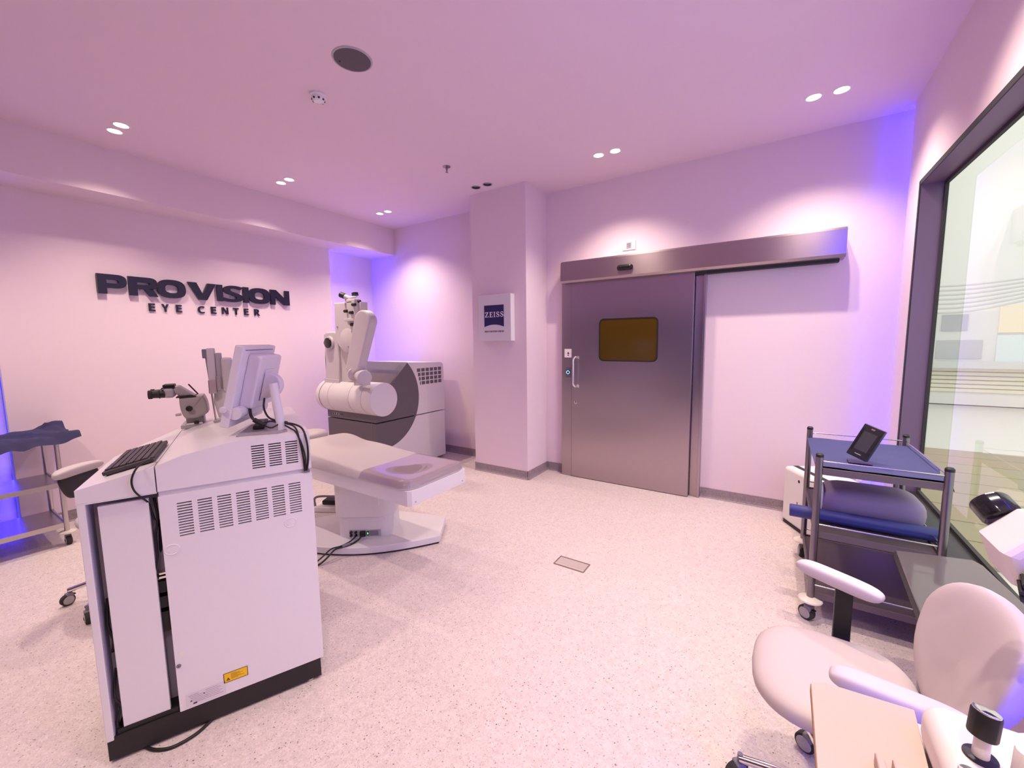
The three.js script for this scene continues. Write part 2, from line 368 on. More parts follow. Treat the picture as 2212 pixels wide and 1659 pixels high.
// ---------- ceiling fittings ----------
{
  const t = thing('ceiling_speaker', 'round dark grey ceiling speaker with flat grille', 'speaker', [0.112, H, 2.535]);
  obj('rim', lathe([[0.098, 0], [0.100, -0.006], [0.108, -0.004], [0.110, 0]], 48), M.greyPart, t);
  obj('grille', lathe([[0, -0.007], [0.06, -0.0065], [0.099, -0.004], [0.099, 0]], 48), mat([0.11, 0.095, 0.105], 0.8), t);
  obj('badge', knob([-0.065, -0.0045, 0.035], [-0.065, -0.0085, 0.035], 0.005, 0.001), M.black, t);
}
{
  const t = thing('smoke_detector', 'white domed smoke detector with small slots on the ceiling', 'smoke detector', [-0.362, H, 2.447]);
  obj('base', lathe([[0, 0], [0.052, 0], [0.052, -0.012], [0.048, -0.016], [0, -0.016]], 36), M.white, t);
  obj('dome', lathe([[0.042, -0.016], [0.040, -0.03], [0.030, -0.042], [0.026, -0.044], [0.024, -0.04], [0, -0.04]], 36), M.white, t);
  for (let k = 0; k < 8; k++) { const a = k * Math.PI / 4 + 0.3; const g = bb(-0.006, 0.006, -0.037, -0.027, 0.0355, 0.041); g.rotateY(a); obj('slot', g, M.black, t); }
}
{
  const t = thing('sprinkler_head', 'small dark sprinkler head hanging from the ceiling', 'sprinkler', [-0.417, H, 1.152]);
  obj('escutcheon', lathe([[0, 0], [0.036, 0], [0.036, -0.003], [0.014, -0.009], [0, -0.009]], 28), M.steelDark, t);
  obj('stem', lathe([[0, -0.008], [0.009, -0.008], [0.009, -0.03], [0.006, -0.036], [0.005, -0.048], [0, -0.048]], 16), M.steelDark, t);
  obj('deflector', lathe([[0, -0.048], [0.013, -0.049], [0.013, -0.052], [0, -0.052]], 20), M.steelDark, t);
}
// ---------- floor plate ----------
{
  const t = thing('floor_plate', 'small rectangular metal access plate set in the floor', 'floor plate', [1.115, 0, 1.748]);
  obj('rim', (() => { const s = rrect(-0.110, -0.058, 0.110, 0.058, 0.004); s.holes.push(hole(-0.104, -0.052, 0.104, 0.052)); return ext(s, 0.004).rotateX(-Math.PI / 2); })(), mat([0.30, 0.20, 0.18], 0.5, 0.4), t);
  obj('lid', bb(-0.102, 0.102, 0, 0.0035, -0.048, 0.030, 0.001), mat([0.60, 0.52, 0.50], 0.4, 0.35), t);
  obj('hinge_bar', bb(-0.102, 0.102, 0, 0.005, 0.033, 0.050, 0.002), mat([0.74, 0.66, 0.62], 0.3, 0.4), t);
}
// ---------- wall lettering ----------
const fontB = await new FontLoader().loadAsync('fonts/droid/droid_sans_bold.typeface.json');
const fontS = await new FontLoader().loadAsync('fonts/droid/droid_serif_bold.typeface.json');
function letterGeo(ch, font, w, h, depth, bev = 0) {
  const g = new TextGeometry(ch, { font, size: 1, depth: 0.1, curveSegments: 10 });
  g.computeBoundingBox(); const b = g.boundingBox;
  g.translate(-b.min.x, -b.min.y, -b.min.z);
  g.scale(w / (b.max.x - b.min.x), h / (b.max.y - b.min.y), depth / 0.1);
  return g;
}
// extended heavy capitals drawn in a unit height, width w
function heavyLetter(c, w, h, depth) {
  const t = 0.268 * h, v = 0.060, S = new THREE.Shape();
  const hole2 = pts => { const p = new THREE.Path(); pts(p); p.closePath(); S.holes.push(p); };
  if (c === 'I') { S.moveTo(0, 0); S.lineTo(w, 0); S.lineTo(w, h); S.lineTo(0, h); }
  else if (c === 'P' || c === 'R') {
    const b = c === 'P' ? 0.31 * h : 0.36 * h, r = (h - b) / 2;
    S.moveTo(0, 0); S.lineTo(v, 0); S.lineTo(v, b);
    if (c === 'R') { S.lineTo(w * 0.52, b); S.lineTo(w * 0.70, 0); S.lineTo(w, 0); S.lineTo(w * 0.80, b + 0.01); }
    S.lineTo(w - r * 1.2, b); S.bezierCurveTo(w - r * 0.2, b, w, b + r * 0.5, w, b + r); S.bezierCurveTo(w, h - r * 0.4, w - r * 0.2, h, w - r * 1.2, h); S.lineTo(0, h);
    const y0 = b + t * 0.86, y1 = h - t, m = (y0 + y1) / 2;
    hole2(p => { p.moveTo(v, y0); p.lineTo(v, y1); p.lineTo(w - v - 0.02, y1); p.quadraticCurveTo(w - v + 0.004, y1, w - v + 0.004, m); p.quadraticCurveTo(w - v + 0.004, y0, w - v - 0.02, y0); });
  } else if (c === 'O') {
    const k = 0.72, cx = w / 2, cy = h / 2, oval = (p, a, b) => { p.moveTo(cx + a, cy); p.bezierCurveTo(cx + a, cy + b * k, cx + a * k, cy + b, cx, cy + b); p.bezierCurveTo(cx - a * k, cy + b, cx - a, cy + b * k, cx - a, cy); p.bezierCurveTo(cx - a, cy - b * k, cx - a * k, cy - b, cx, cy - b); p.bezierCurveTo(cx + a * k, cy - b, cx + a, cy - b * k, cx + a, cy); };
    oval(S, w / 2, h / 2 + 0.002); const p = new THREE.Path(); oval(p, w / 2 - v, h / 2 - t); S.holes.push(p);
  } else if (c === 'V') { const q = 0.075; S.moveTo(w / 2 - 0.035, 0); S.lineTo(w / 2 + 0.035, 0); S.lineTo(w, h); S.lineTo(w - q, h); S.lineTo(w / 2, t * 1.2); S.lineTo(q, h); S.lineTo(0, h); }
  else if (c === 'N') { const q = 0.052; S.moveTo(0, 0); S.lineTo(q, 0); S.lineTo(q, h * 0.58); S.lineTo(w - q - 0.012, 0); S.lineTo(w, 0); S.lineTo(w, h); S.lineTo(w - q, h); S.lineTo(w - q, h * 0.42); S.lineTo(q + 0.012, h); S.lineTo(0, h); }
  S.closePath();
  return new THREE.ExtrudeGeometry(S, { depth, bevelEnabled: false, curveSegments: 12 });
}
{
  const t = thing('wall_sign', 'dark navy raised lettering mounted on the pale left wall', 'sign', [-2.86, 1.82, 2.2]);
  const big = [['P', 3.046, 2.848], ['R', 2.837, 2.626], ['O', 2.629, 2.402], ['V', 2.382, 2.132], ['I', 2.124, 2.072], ['S', 2.068, 1.872], ['I', 1.866, 1.812], ['O', 1.811, 1.582], ['N', 1.574, 1.354]];
  for (const [c, a, b] of big) {
    const over = c === 'S' ? 0.002 : 0;
    const g = c === 'S' ? letterGeo(c, fontB, a - b, 0.176, 0.03) : heavyLetter(c, a - b, 0.172, 0.03); g.rotateY(Math.PI / 2); g.translate(0.012, 0.145 - over, a - 2.2);
    obj('letter', g, M.navy, t);
    const so = [rod([0, 0.2, (a + b) / 2 - 2.2 + 0.02], [0.013, 0.2, (a + b) / 2 - 2.2 + 0.02], 0.004, 0.004, 8)]; // stand-off pin
    obj('stand_off', so, M.steelDark, t);
  }
  const small = [['E', 2.701, 2.652], ['Y', 2.602, 2.545], ['E', 2.488, 2.440], ['C', 2.303, 2.242], ['E', 2.185, 2.137], ['N', 2.083, 2.022], ['T', 1.974, 1.917], ['E', 1.864, 1.816], ['R', 1.757, 1.696]];
  for (const [c, a, b] of small) { const g = letterGeo(c, fontB, a - b, 0.073, 0.014); g.rotateY(Math.PI / 2); g.translate(0.001, 0.009, a - 2.2); obj('small_letter', g, M.navy, t); }
}
// ---------- light box on the column ----------
{
  const t = thing('sign_box', 'white box sign with a dark blue square emblem on the column', 'sign', [-0.345, 1.75, 0.4464]);
  obj('box', bb(-0.222, 0.20, -0.246, 0.246, 0, 0.075, 0.003), mat([0.72, 0.69, 0.73], 0.45), t);
  const s = new THREE.Shape(); s.moveTo(-0.142, 0.135); s.lineTo(0.112, 0.135); s.lineTo(0.112, -0.095); s.quadraticCurveTo(-0.015, -0.048, -0.142, -0.095); s.closePath();
  const e = obj('emblem', ext(s, 0.003).translate(0, 0, 0.075), M.logoBlue, t);
  const wd = 'ZEISS', ws = [0.046, 0.043, 0.022, 0.040, 0.040]; let x = -0.131;
  [...wd].forEach((c, i) => { const g = letterGeo(c, fontS, ws[i], 0.056, 0.0015); g.translate(x, 0.008, 0.078); obj('emblem_letter', g, mat([0.8, 0.74, 0.8], 0.5), e); x += ws[i] + 0.0125; });
  const cap = letterGeo('ZEISS CERTIFIED CENTER', fontB, 0.254, 0.016, 0.0015); cap.translate(-0.142, -0.152, 0.075);
  obj('caption', cap, mat([0.05, 0.01, 0.05], 0.5), t);
}
// ================= FOREGROUND LASER CONSOLE =================
// console frame: local x along the visible rear face, local z out of it
const CO = V(0.265, 0, 3.843), CTH = Math.acos(0.413);
const conPos = (x, y, z) => [CO.x + x * 0.413 + z * 0.911, y, CO.z - x * 0.911 + z * 0.413];
const conThing = (name, label, cat, x, y, z) => thing(name, label, cat, conPos(x, y, z), CTH);
const topH = s => { const P = [[0, 1.02], [0.209, 1.067], [0.285, 1.094], [0.42, 1.120], [0.472, 1.1255], [0.715, 1.1255]]; for (let i = 0; i < P.length - 1; i++) if (s <= P[i + 1][0]) { const t = (s - P[i][0]) / (P[i + 1][0] - P[i][0]); return P[i][1] + t * (P[i + 1][1] - P[i][1]); } return 1.1255; };
{
  const t = conThing('laser_console', 'white laser console cabinet with slotted vents on a black plinth', 'laser console', 0, 0, 0);
  const plan = [[0, 0], [0.715, 0], [0.715, -0.86], [0.19, -0.86], [0, -0.5]];
  const shrink = [[0.002, -0.004], [0.702, -0.004], [0.702, -0.84], [0.195, -0.84], [0.002, -0.49]];
  obj('plinth', extY(shrink, 0.012, 0.098), M.plinth, t);
  for (const [x, z] of [[0.66, -0.03], [0.66, -0.78], [0.06, -0.06]]) obj('levelling_foot', knob([x, 0, z], [x, 0.013, z], 0.02), M.chrome, t);
  // carcass: right body, left shell with an open recess
  obj('carcass_top', bb(0.21, 0.708, 0.952, 0.9725, -0.4, -0.012), M.white, t);
  obj('carcass', extY([[0.212, -0.022], [0.711, -0.022], [0.711, -0.86], [0.19, -0.86], [0.19, -0.13]], 0.098, 0.962), M.white, t);
  const shell = [bb(0, 0.021, 0.088, 0.968, -0.14, 0, 0.003), bb(0, 0.207, 0.9675, 0.972, -0.14, 0), extY([[0, -0.139], [0.19, -0.139], [0.19, -0.85], [0, -0.5]], 0.098, 0.9675)];
  obj('left_shell', shell, M.white, t);
  const shadedInner = mat([0.34, 0.31, 0.40], 0.7);  // shade inside the recess is put into this purple-grey colour
  obj('recess_back', [bb(0.021, 0.207, 0.1, 0.967, -0.139, -0.072), bb(0.0205, 0.0235, 0.1, 0.967, -0.135, -0.006), bb(0.205, 0.2085, 0.1, 0.95, -0.135, -0.022)], shadedInner, t);
  obj('recess_module', [bb(0.12, 0.204, 0.42, 0.50, -0.10, -0.03, 0.004), bb(0.12, 0.204, 0.515, 0.56, -0.10, -0.03, 0.004), bb(0.12, 0.204, 0.575, 0.62, -0.10, -0.03, 0.004), bb(0.03, 0.204, 0.10, 0.118, -0.10, -0.01)], M.black, t);
  obj('recess_bracket', [bb(0.13, 0.205, 0.632, 0.640, -0.10, -0.03), bb(0.13, 0.205, 0.645, 0.652, -0.10, -0.035)], M.chrome, t);
  obj('access_strip', bb(0.047, 0.180, 0.106, 0.950, -0.03, -0.012, 0.002), M.white, t);
  // slotted rear panel
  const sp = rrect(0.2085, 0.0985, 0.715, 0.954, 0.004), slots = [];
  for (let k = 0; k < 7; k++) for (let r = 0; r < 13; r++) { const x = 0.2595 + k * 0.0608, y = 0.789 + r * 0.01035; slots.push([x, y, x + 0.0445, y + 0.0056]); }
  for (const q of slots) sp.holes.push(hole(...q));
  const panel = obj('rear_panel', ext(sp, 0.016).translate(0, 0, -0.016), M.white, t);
  obj('vent_dark_backing', bb(0.24, 0.69, 0.775, 0.93, -0.0218, -0.0165), M.black, panel);  // black sheet stands in for the dark interior behind the slots
  for (const [x, y] of [[0.2335, 0.747], [0.622, 0.752]]) { const c = lathe([[0, 0.0008], [0.020, 0.0008], [0.0215, 0.0022], [0.0228, 0.0018], [0.0235, 0]], 40); c.rotateX(Math.PI / 2); c.scale(1.0, 0.86, 1); c.translate(x, y, 0); obj('cover_cap', c, M.white, panel); }
  const lk = obj('panel_lock', knob([0.2185, 0.287, 0], [0.2185, 0.287, 0.004], 0.0075, 0.001), M.slate, panel); obj('key_slot', bb(0.2165, 0.2205, 0.2862, 0.2878, 0.004, 0.0046), M.black, lk);
  obj('blank_sticker', bb(0.222, 0.240, 0.318, 0.334, 0, 0.0006), M.whiteWarm, panel);
  // warning label
  const wl = canvasTex(512, 256, (g, w, h) => {
    g.fillStyle = '#1a1206'; g.fillRect(0, 0, w, h); g.fillStyle = '#f2c11c'; g.fillRect(14, 14, w - 28, h - 28);
    g.fillStyle = '#2a1c06'; g.beginPath(); g.moveTo(92, 130); g.lineTo(134, 206); g.lineTo(50, 206); g.fill();
    g.fillStyle = '#f2c11c'; g.beginPath(); g.arc(92, 182, 9, 0, 7); g.fill();
    g.fillStyle = '#6b4c0c'; for (let i = 0; i < 7; i++) g.fillRect(150, 52 + i * 22, 120 + 190 * ((i * 37 % 11) / 11), 9);
  });
  const wg = new THREE.PlaneGeometry(0.082, 0.041); wg.translate(0.391, 0.1675, 0.0008);
  obj('warning_label', wg, new THREE.MeshStandardMaterial({ map: wl, roughness: 0.5 }), panel);
  const nt = canvasTex(512, 256, (g, w, h) => {
    g.fillStyle = '#dcd6dc'; g.fillRect(0, 0, w, h); g.fillStyle = '#6d5a74';
    for (let i = 0; i < 6; i++) { g.fillRect(30 + i * 12, 40 + i * 30, 130 + (i * 53 % 80), 7); g.fillRect(250, 30 + i * 32, 160 + (i * 41 % 70), 6); }
    g.fillStyle = '#33203c'; g.beginPath(); g.moveTo(60, 130); g.lineTo(78, 160); g.lineTo(42, 160); g.fill(); g.beginPath(); g.moveTo(230, 70); g.lineTo(246, 98); g.lineTo(214, 98); g.fill(); g.fillRect(82, 196, 50, 26);
  });
  const ng = new THREE.PlaneGeometry(0.125, 0.055); ng.translate(0.292, 0.131, 0.0008);
  obj('rating_label', ng, new THREE.MeshStandardMaterial({ map: nt, roughness: 0.45 }), panel);
  // upper housing: two decks with a seam between them
  function deck(s0, s1, name, zf) {
    const cuts = [s0, 0.19, 0.285, 0.42, 0.472, s1].filter(v => v >= s0 && v <= s1).sort((a, b) => a - b).filter((v, i, A) => !i || v - A[i - 1] > 1e-4);
    const back = s => s < 0.19 ? -0.5 - (s / 0.19) * 0.36 : -0.86;
    const pos = [], quad = (a, b, c, d) => pos.push(...a, ...b, ...c, ...a, ...c, ...d);
    const y0 = 0.9725;
    for (let i = 0; i < cuts.length - 1; i++) {
      const a = cuts[i], b = cuts[i + 1], ha = topH(a), hb = topH(b);
      quad([a, ha, zf], [b, hb, zf], [b, hb, back(b)], [a, ha, back(a)]);
      quad([a, y0, zf], [b, y0, zf], [b, hb, zf], [a, ha, zf]);
      quad([b, y0, back(b)], [a, y0, back(a)], [a, ha, back(a)], [b, hb, back(b)]);
      quad([a, y0, back(a)], [b, y0, back(b)], [b, y0, zf], [a, y0, zf]);
    }
    quad([s0, y0, back(s0)], [s0, y0, zf], [s0, topH(s0), zf], [s0, topH(s0), back(s0)]);
    quad([s1, y0, zf], [s1, y0, back(s1)], [s1, topH(s1), back(s1)], [s1, topH(s1), zf]);
    const g = new THREE.BufferGeometry(); g.setAttribute('position', new THREE.Float32BufferAttribute(pos, 3)); g.computeVertexNormals();
    return obj(name, toCreasedNormals(g, 0.5), M.white, t);
  }
  deck(0, 0.2062, 'control_deck', 0.0);
  const up = deck(0.2100, 0.715, 'upper_housing', -0.008);
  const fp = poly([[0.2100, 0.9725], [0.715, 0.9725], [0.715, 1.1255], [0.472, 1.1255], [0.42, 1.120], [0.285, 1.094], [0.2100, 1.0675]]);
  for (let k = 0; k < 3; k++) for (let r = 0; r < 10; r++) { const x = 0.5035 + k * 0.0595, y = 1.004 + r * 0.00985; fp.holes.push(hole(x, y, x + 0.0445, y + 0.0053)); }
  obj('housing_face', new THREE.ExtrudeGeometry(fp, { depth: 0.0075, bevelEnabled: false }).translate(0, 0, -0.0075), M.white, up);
  obj('vent_dark_backing', bb(0.495, 0.675, 0.995, 1.11, -0.0079, -0.0070), M.black, up);  // darkness inside the upper slots, put in as a black sheet
  obj('cable_bush', bb(0.684, 0.708, 0.955, 0.968, -0.006, 0.006, 0.003), M.slate, t);
}
{ // cables of the console
  const c = conThing('recess_cable', 'black cables hanging inside the open recess of the console', 'cable', 0, 0, 0);
  for (const g of [tube([[0.19, 0.94, -0.05], [0.198, 0.87, -0.03], [0.188, 0.80, -0.028], [0.186, 0.72, -0.025], [0.176, 0.665, -0.022], [0.186, 0.62, -0.04]], 0.004, 40),
    tube([[0.036, 0.60, -0.05], [0.034, 0.50, -0.03], [0.046, 0.46, -0.022], [0.036, 0.40, -0.04]], 0.005, 30), tube([[0.036, 0.33, -0.05], [0.034, 0.24, -0.012], [0.044, 0.20, -0.02], [0.03, 0.14, -0.018], [0.034, 0.105, -0.02]], 0.004, 30),
    tube([[0.195, 0.93, -0.1], [0.196, 0.8, -0.07], [0.19, 0.7, -0.08], [0.2, 0.62, -0.09]], 0.006, 30)]) obj('cable', g, M.black, c);
  const k = conThing('keyboard_cable', 'thin black keyboard cable draped over the console edge', 'cable', 0.2, 1.08, 0);
  obj('cable', tube([[-0.012, 0.002, -0.088], [-0.002, 0.006, -0.06], [-0.018, 0.004, -0.02], [-0.036, -0.006, 0.012], [-0.052, -0.045, 0.018], [-0.050, -0.085, 0.012], [-0.032, -0.12, 0.004], [-0.022, -0.145, -0.016], [-0.012, -0.22, -0.036]], 0.0032, 60), M.black, k);
  obj('grommet', new THREE.TorusGeometry(0.005, 0.0028, 8, 16).rotateX(1.2).translate(-0.004, 0.006, -0.07), M.black, k);
  const b = conThing('monitor_cables', 'three black cables running from the monitor pole down the console', 'cable', 0.63, 1.127, -0.1);
  obj('cable', tube([[0.004, 0.03, 0.0], [0.028, 0.024, 0.03], [0.040, 0.010, 0.088], [0.046, -0.03, 0.110], [0.055, -0.10, 0.107], [0.058, -0.163, 0.104]], 0.0035, 50), M.black, b);
  obj('cable', tube([[0.006, 0.034, 0.0], [0.040, 0.026, 0.03], [0.062, 0.012, 0.085], [0.072, -0.035, 0.112], [0.074, -0.11, 0.107], [0.066, -0.163, 0.104]], 0.004, 50), M.black, b);
  obj('cable', tube([[0.003, 0.022, 0.0], [0.022, 0.012, 0.04], [0.034, 0.006, 0.09], [0.050, -0.035, 0.110], [0.062, -0.10, 0.112], [0.061, -0.163, 0.104]], 0.0035, 50), M.black, b);
  const f = conThing('floor_cable', 'black mains cable looping on the floor under the console', 'cable', 0.13, 0, 0);
  obj('cable', tube([[-0.05, 0.006, -0.04], [-0.005, 0.006, 0.018], [0.05, 0.006, 0.045], [0.12, 0.006, 0.03], [0.18, 0.006, -0.02], [0.24, 0.006, -0.06]], 0.006, 50), M.black, f);
}
{ // keyboard on the sloping deck
  const t = conThing('keyboard', 'black compact keyboard on the sloping console deck', 'keyboard', 0.125, topH(0.125) + 0.001, -0.255);
  const tilt = new THREE.Matrix4().makeRotationZ(Math.atan2(0.047, 0.209));
  const tl = g => g.applyMatrix4(tilt);
  const kb = mat([0.045, 0.036, 0.042], 0.5);
  obj('case', tl(bb(-0.073, 0.073, 0.003, 0.018, -0.17, 0.17, 0.004)), kb, t);
  const keys = [];
  for (let r = 0; r < 6; r++) for (let k = 0; k < 16; k++) {
    if (r === 0 && k > 5 && k < 11) { if (k === 6) keys.push(tl(bb(-0.064, -0.050, 0.018, 0.0235, -0.166 + 6 * 0.0206, -0.166 + 11 * 0.0206 - 0.003, 0.002))); continue; }
    const x = -0.064 + r * 0.0208, z = -0.166 + k * 0.0206; keys.push(tl(bb(x, x + 0.0165, 0.018, 0.0235, z, z + 0.0175)));
  }
  const km = obj('keys', keys, mat([0.055, 0.045, 0.05], 0.45), t); km.userData.kind = 'stuff';
  obj('foot', [tl(bb(0.05, 0.066, -0.0005, 0.003, -0.16, -0.13)), tl(bb(0.05, 0.066, -0.0005, 0.003, 0.13, 0.16)), tl(bb(-0.066, -0.05, -0.0005, 0.003, -0.16, -0.13)), tl(bb(-0.066, -0.05, -0.0005, 0.003, 0.13, 0.16))], M.rubber, t);
}
{ // monitor on its pole
  const bx = 0.621, by = 1.1256, bz = -0.12, t = conThing('monitor', 'white flat monitor seen from behind on a slanted pole', 'monitor', bx, by, bz);
  const w = mat([0.74, 0.70, 0.76], 0.4);
  obj('base_plate', extY([[0.455, -0.084], [0.600, -0.045], [0.638, -0.07], [0.640, -0.36], [0.51, -0.33]].map(p => [p[0] - bx, p[1] - bz]), 0, 0.004), mat([0.36, 0.32, 0.38], 0.5), t);
  const pole = rod([0.0, 0.003, 0], [-0.020, 0.205, -0.02], 0.0185, 0.0175, 28); obj('pole', pole, w, t);
  obj('pole_bush', rod([0.013, 0.036, 0.008], [0.022, 0.034, 0.012], 0.005), M.black, t);
  // display tilted back and turned
  const Mx = new THREE.Matrix4().makeTranslation(-0.098, 0.224, -0.16).multiply(new THREE.Matrix4().makeRotationY(-0.36)).multiply(new THREE.Matrix4().makeRotationZ(-0.245));
  const T = g => g.applyMatrix4(Mx);
  const dp = obj('display_case', T(bb(-0.017, 0.017, -0.195, 0.150, -0.185, 0.185, 0.006)), w, t);
  obj('screen', T(bb(-0.0182, -0.0168, -0.12, 0.13, -0.165, 0.165)), M.blackGloss, dp);
  obj('top_slot', T(bb(0.0168, 0.0176, 0.132, 0.136, -0.15, 0.165)), M.slate, dp);
  const rc = ext(rrect(-0.125, -0.115, 0.135, 0.118, 0.022), 0.052, 0.008, 3).rotateY(Math.PI / 2).translate(0.016, 0, 0);
  obj('rear_cover', T(rc), w, dp);
  obj('mount_plate', T(bb(0.067, 0.074, -0.045, 0.055, -0.05, 0.055, 0.003)), w, t);
  // neck: rounded wedge between pole and display
  const ns = new THREE.Shape(); ns.moveTo(0.07, 0.045); ns.lineTo(0.10, 0.045); ns.quadraticCurveTo(0.142, 0.035, 0.145, -0.01); ns.quadraticCurveTo(0.142, -0.05, 0.11, -0.06); ns.lineTo(0.07, -0.085); ns.closePath();
  obj('neck', T(ext(ns, 0.05, 0.006, 3).translate(0, 0, 0.012)), w, t);
  obj('hinge_cap', T(knob([-0.012, -0.12, 0.186], [-0.012, -0.12, 0.196], 0.013, 0.002)), w, t);
  obj('hinge_drum', T(rod([0.028, -0.13, 0.10], [0.028, -0.13, 0.18], 0.026, 0.026, 24)), w, t);
  obj('lower_arm', T(bb(0.0, 0.05, -0.16, -0.125, -0.14, 0.1, 0.01)), w, t);
  obj('video_plug', [tube([[-0.11, 0.12, -0.06], [-0.108, 0.07, -0.02], [-0.085, 0.045, 0.01], [-0.06, 0.035, 0.012]], 0.006, 30), rod([-0.10, 0.058, 0.0], [-0.066, 0.033, 0.012], 0.010, 0.010, 12)], M.black, t);
  obj('video_cable', [tube([[-0.07, 0.04, 0.005], [-0.04, 0.045, 0.0], [-0.01, 0.035, 0.0]], 0.004, 20), tube([[-0.07, 0.034, 0.008], [-0.04, 0.018, 0.01], [-0.01, 0.03, 0.01]], 0.003, 20), tube([[-0.055, 0.14, -0.05], [-0.06, 0.10, -0.03], [-0.045, 0.06, -0.01], [-0.014, 0.042, 0.0]], 0.004, 24)], M.black, t);
}
{
  const t = conThing('remote_control', 'small black handset lying on the monitor base plate', 'remote', 0.548, 1.1302, -0.27);
  const R = new THREE.Matrix4().makeRotationY(-0.12);
  obj('body', bb(-0.022, 0.022, 0, 0.017, -0.09, 0.10, 0.006).applyMatrix4(R), M.black, t);
  obj('buttons', [-0.06, -0.035, -0.01].map(z => bb(-0.012, 0.012, 0.017, 0.019, z, z + 0.015, 0.001).applyMatrix4(R)), M.slate, t);
}
{ // binocular microscope at the far side of the console
  const mx = 0.266, mz = -0.77, my = topH(0.262), t = conThing('surgical_microscope', 'grey binocular microscope head standing on the console top', 'microscope', mx, my + 0.006, mz);
  obj('base_plate', bb(-0.055, 0.062, -0.012, 0.006, -0.09, 0.07, 0.002), M.greyPart, t);
  obj('connector_strip', [bb(-0.035, 0.035, 0.006, 0.016, 0.05, 0.072, 0.002)], M.chrome, t);
  obj('plug', bb(0.0, 0.02, 0.008, 0.024, 0.06, 0.078, 0.003), M.black, t);
  obj('riser', bb(-0.035, 0.04, 0.006, 0.04, -0.045, 0.04, 0.004), M.greyPart, t);
  const m = new THREE.Group(); m.name = 'optical_head'; m.position.set(0.006, 0.030, 0.02); m.scale.setScalar(1.1); t.add(m);
  const g = mat([0.40, 0.36, 0.38], 0.45);
  const bs = new THREE.Shape(); bs.moveTo(-0.035, 0.008); bs.quadraticCurveTo(-0.056, 0.035, -0.052, 0.105); bs.lineTo(0.035, 0.112); bs.quadraticCurveTo(0.052, 0.08, 0.05, 0.03); bs.quadraticCurveTo(0.03, 0.01, 0.0, 0.006); bs.closePath();
  obj('body', ext(bs, 0.10, 0.010, 3).translate(0, 0, -0.05), g, m);
  obj('side_knob', knob([-0.018, 0.055, 0.05], [-0.018, 0.055, 0.062], 0.0125), M.black, m);
  obj('collar', bb(-0.062, 0.01, 0.106, 0.111, -0.05, 0.05), M.black, m);
  const as = new THREE.Shape(); as.moveTo(-0.048, 0.11); as.lineTo(0.004, 0.112); as.lineTo(-0.05, 0.158); as.quadraticCurveTo(-0.075, 0.165, -0.072, 0.13); as.closePath();
  obj('inclined_tube', ext(as, 0.07, 0.008, 2).translate(0, 0, -0.035), g, m);
  obj('prism_housing', bb(-0.105, -0.068, 0.108, 0.150, -0.045, 0.045, 0.010), M.greyPart, m);
  obj('top_cap', [bb(-0.112, -0.062, 0.150, 0.155, -0.035, 0.035, 0.002), bb(-0.108, -0.066, 0.155, 0.168, -0.032, 0.032, 0.005)], M.black, m);
  for (const z of [-0.03, 0.03]) { const e = obj('eyepiece', [rod([-0.10, 0.127, z], [-0.145, 0.127, z], 0.018, 0.0165, 20)], M.black, m); obj('eyecup', [rod([-0.145, 0.127, z], [-0.158, 0.127, z], 0.0195, 0.0195, 20), rod([-0.118, 0.127, z], [-0.122, 0.127, z], 0.0195, 0.0195, 20)], M.rubber, e); }
  obj('lever', rod([-0.015, 0.165, 0.03], [-0.045, 0.128, 0.04].map((v, i) => [0.018, 0.118, 0.04][i]), 0.003), M.black, m);
  obj('stop_pin', rod([-0.05, 0.03, 0.04], [-0.07, 0.028, 0.04], 0.006), M.greyPart, m);
}
{ // upright delivery head between microscope and monitor
  const mx = 0.362, mz = -0.66, my = topH(0.362), t = conThing('delivery_head', 'upright grey laser delivery head with steel clamp behind the monitor', 'laser head', mx, my, mz);
  const g = mat([0.68, 0.63, 0.66], 0.45), g2 = mat([0.46, 0.42, 0.45], 0.5);
  obj('foot', bb(-0.012, 0.05, 0, 0.012, -0.02, 0.04, 0.004), M.greyPart, t);
  obj('stand_rod', rod([-0.002, 0.01, 0.02], [-0.022, 0.36, 0.02], 0.004), M.steelPlain, t);
  obj('top_bracket', [bb(-0.034, -0.012, 0.325, 0.37, 0.0, 0.04, 0.004)], M.slate, t);
  obj('upper_block', bb(-0.016, 0.016, 0.20, 0.375, -0.04, 0.045, 0.006), g, t);
  obj('middle_block', bb(0.016, 0.042, 0.17, 0.35, -0.05, 0.04, 0.006), g2, t);
  obj('rear_block', bb(0.040, 0.085, 0.15, 0.325, -0.06, 0.05, 0.012), g, t);
  obj('clamp', [bb(-0.018, 0.014, 0.15, 0.218, 0.02, 0.06, 0.003), bb(0.014, 0.032, 0.165, 0.235, 0.0, 0.05, 0.003)], M.steelPlain, t);
  obj('lower_cone', lathe([[0, 0.02], [0.03, 0.02], [0.045, 0.10], [0.04, 0.17], [0, 0.175]], 24).translate(0.04, 0, 0), g, t);
  obj('side_knob', knob([0.085, 0.28, 0.03], [0.098, 0.28, 0.03], 0.016), M.black, t);
}
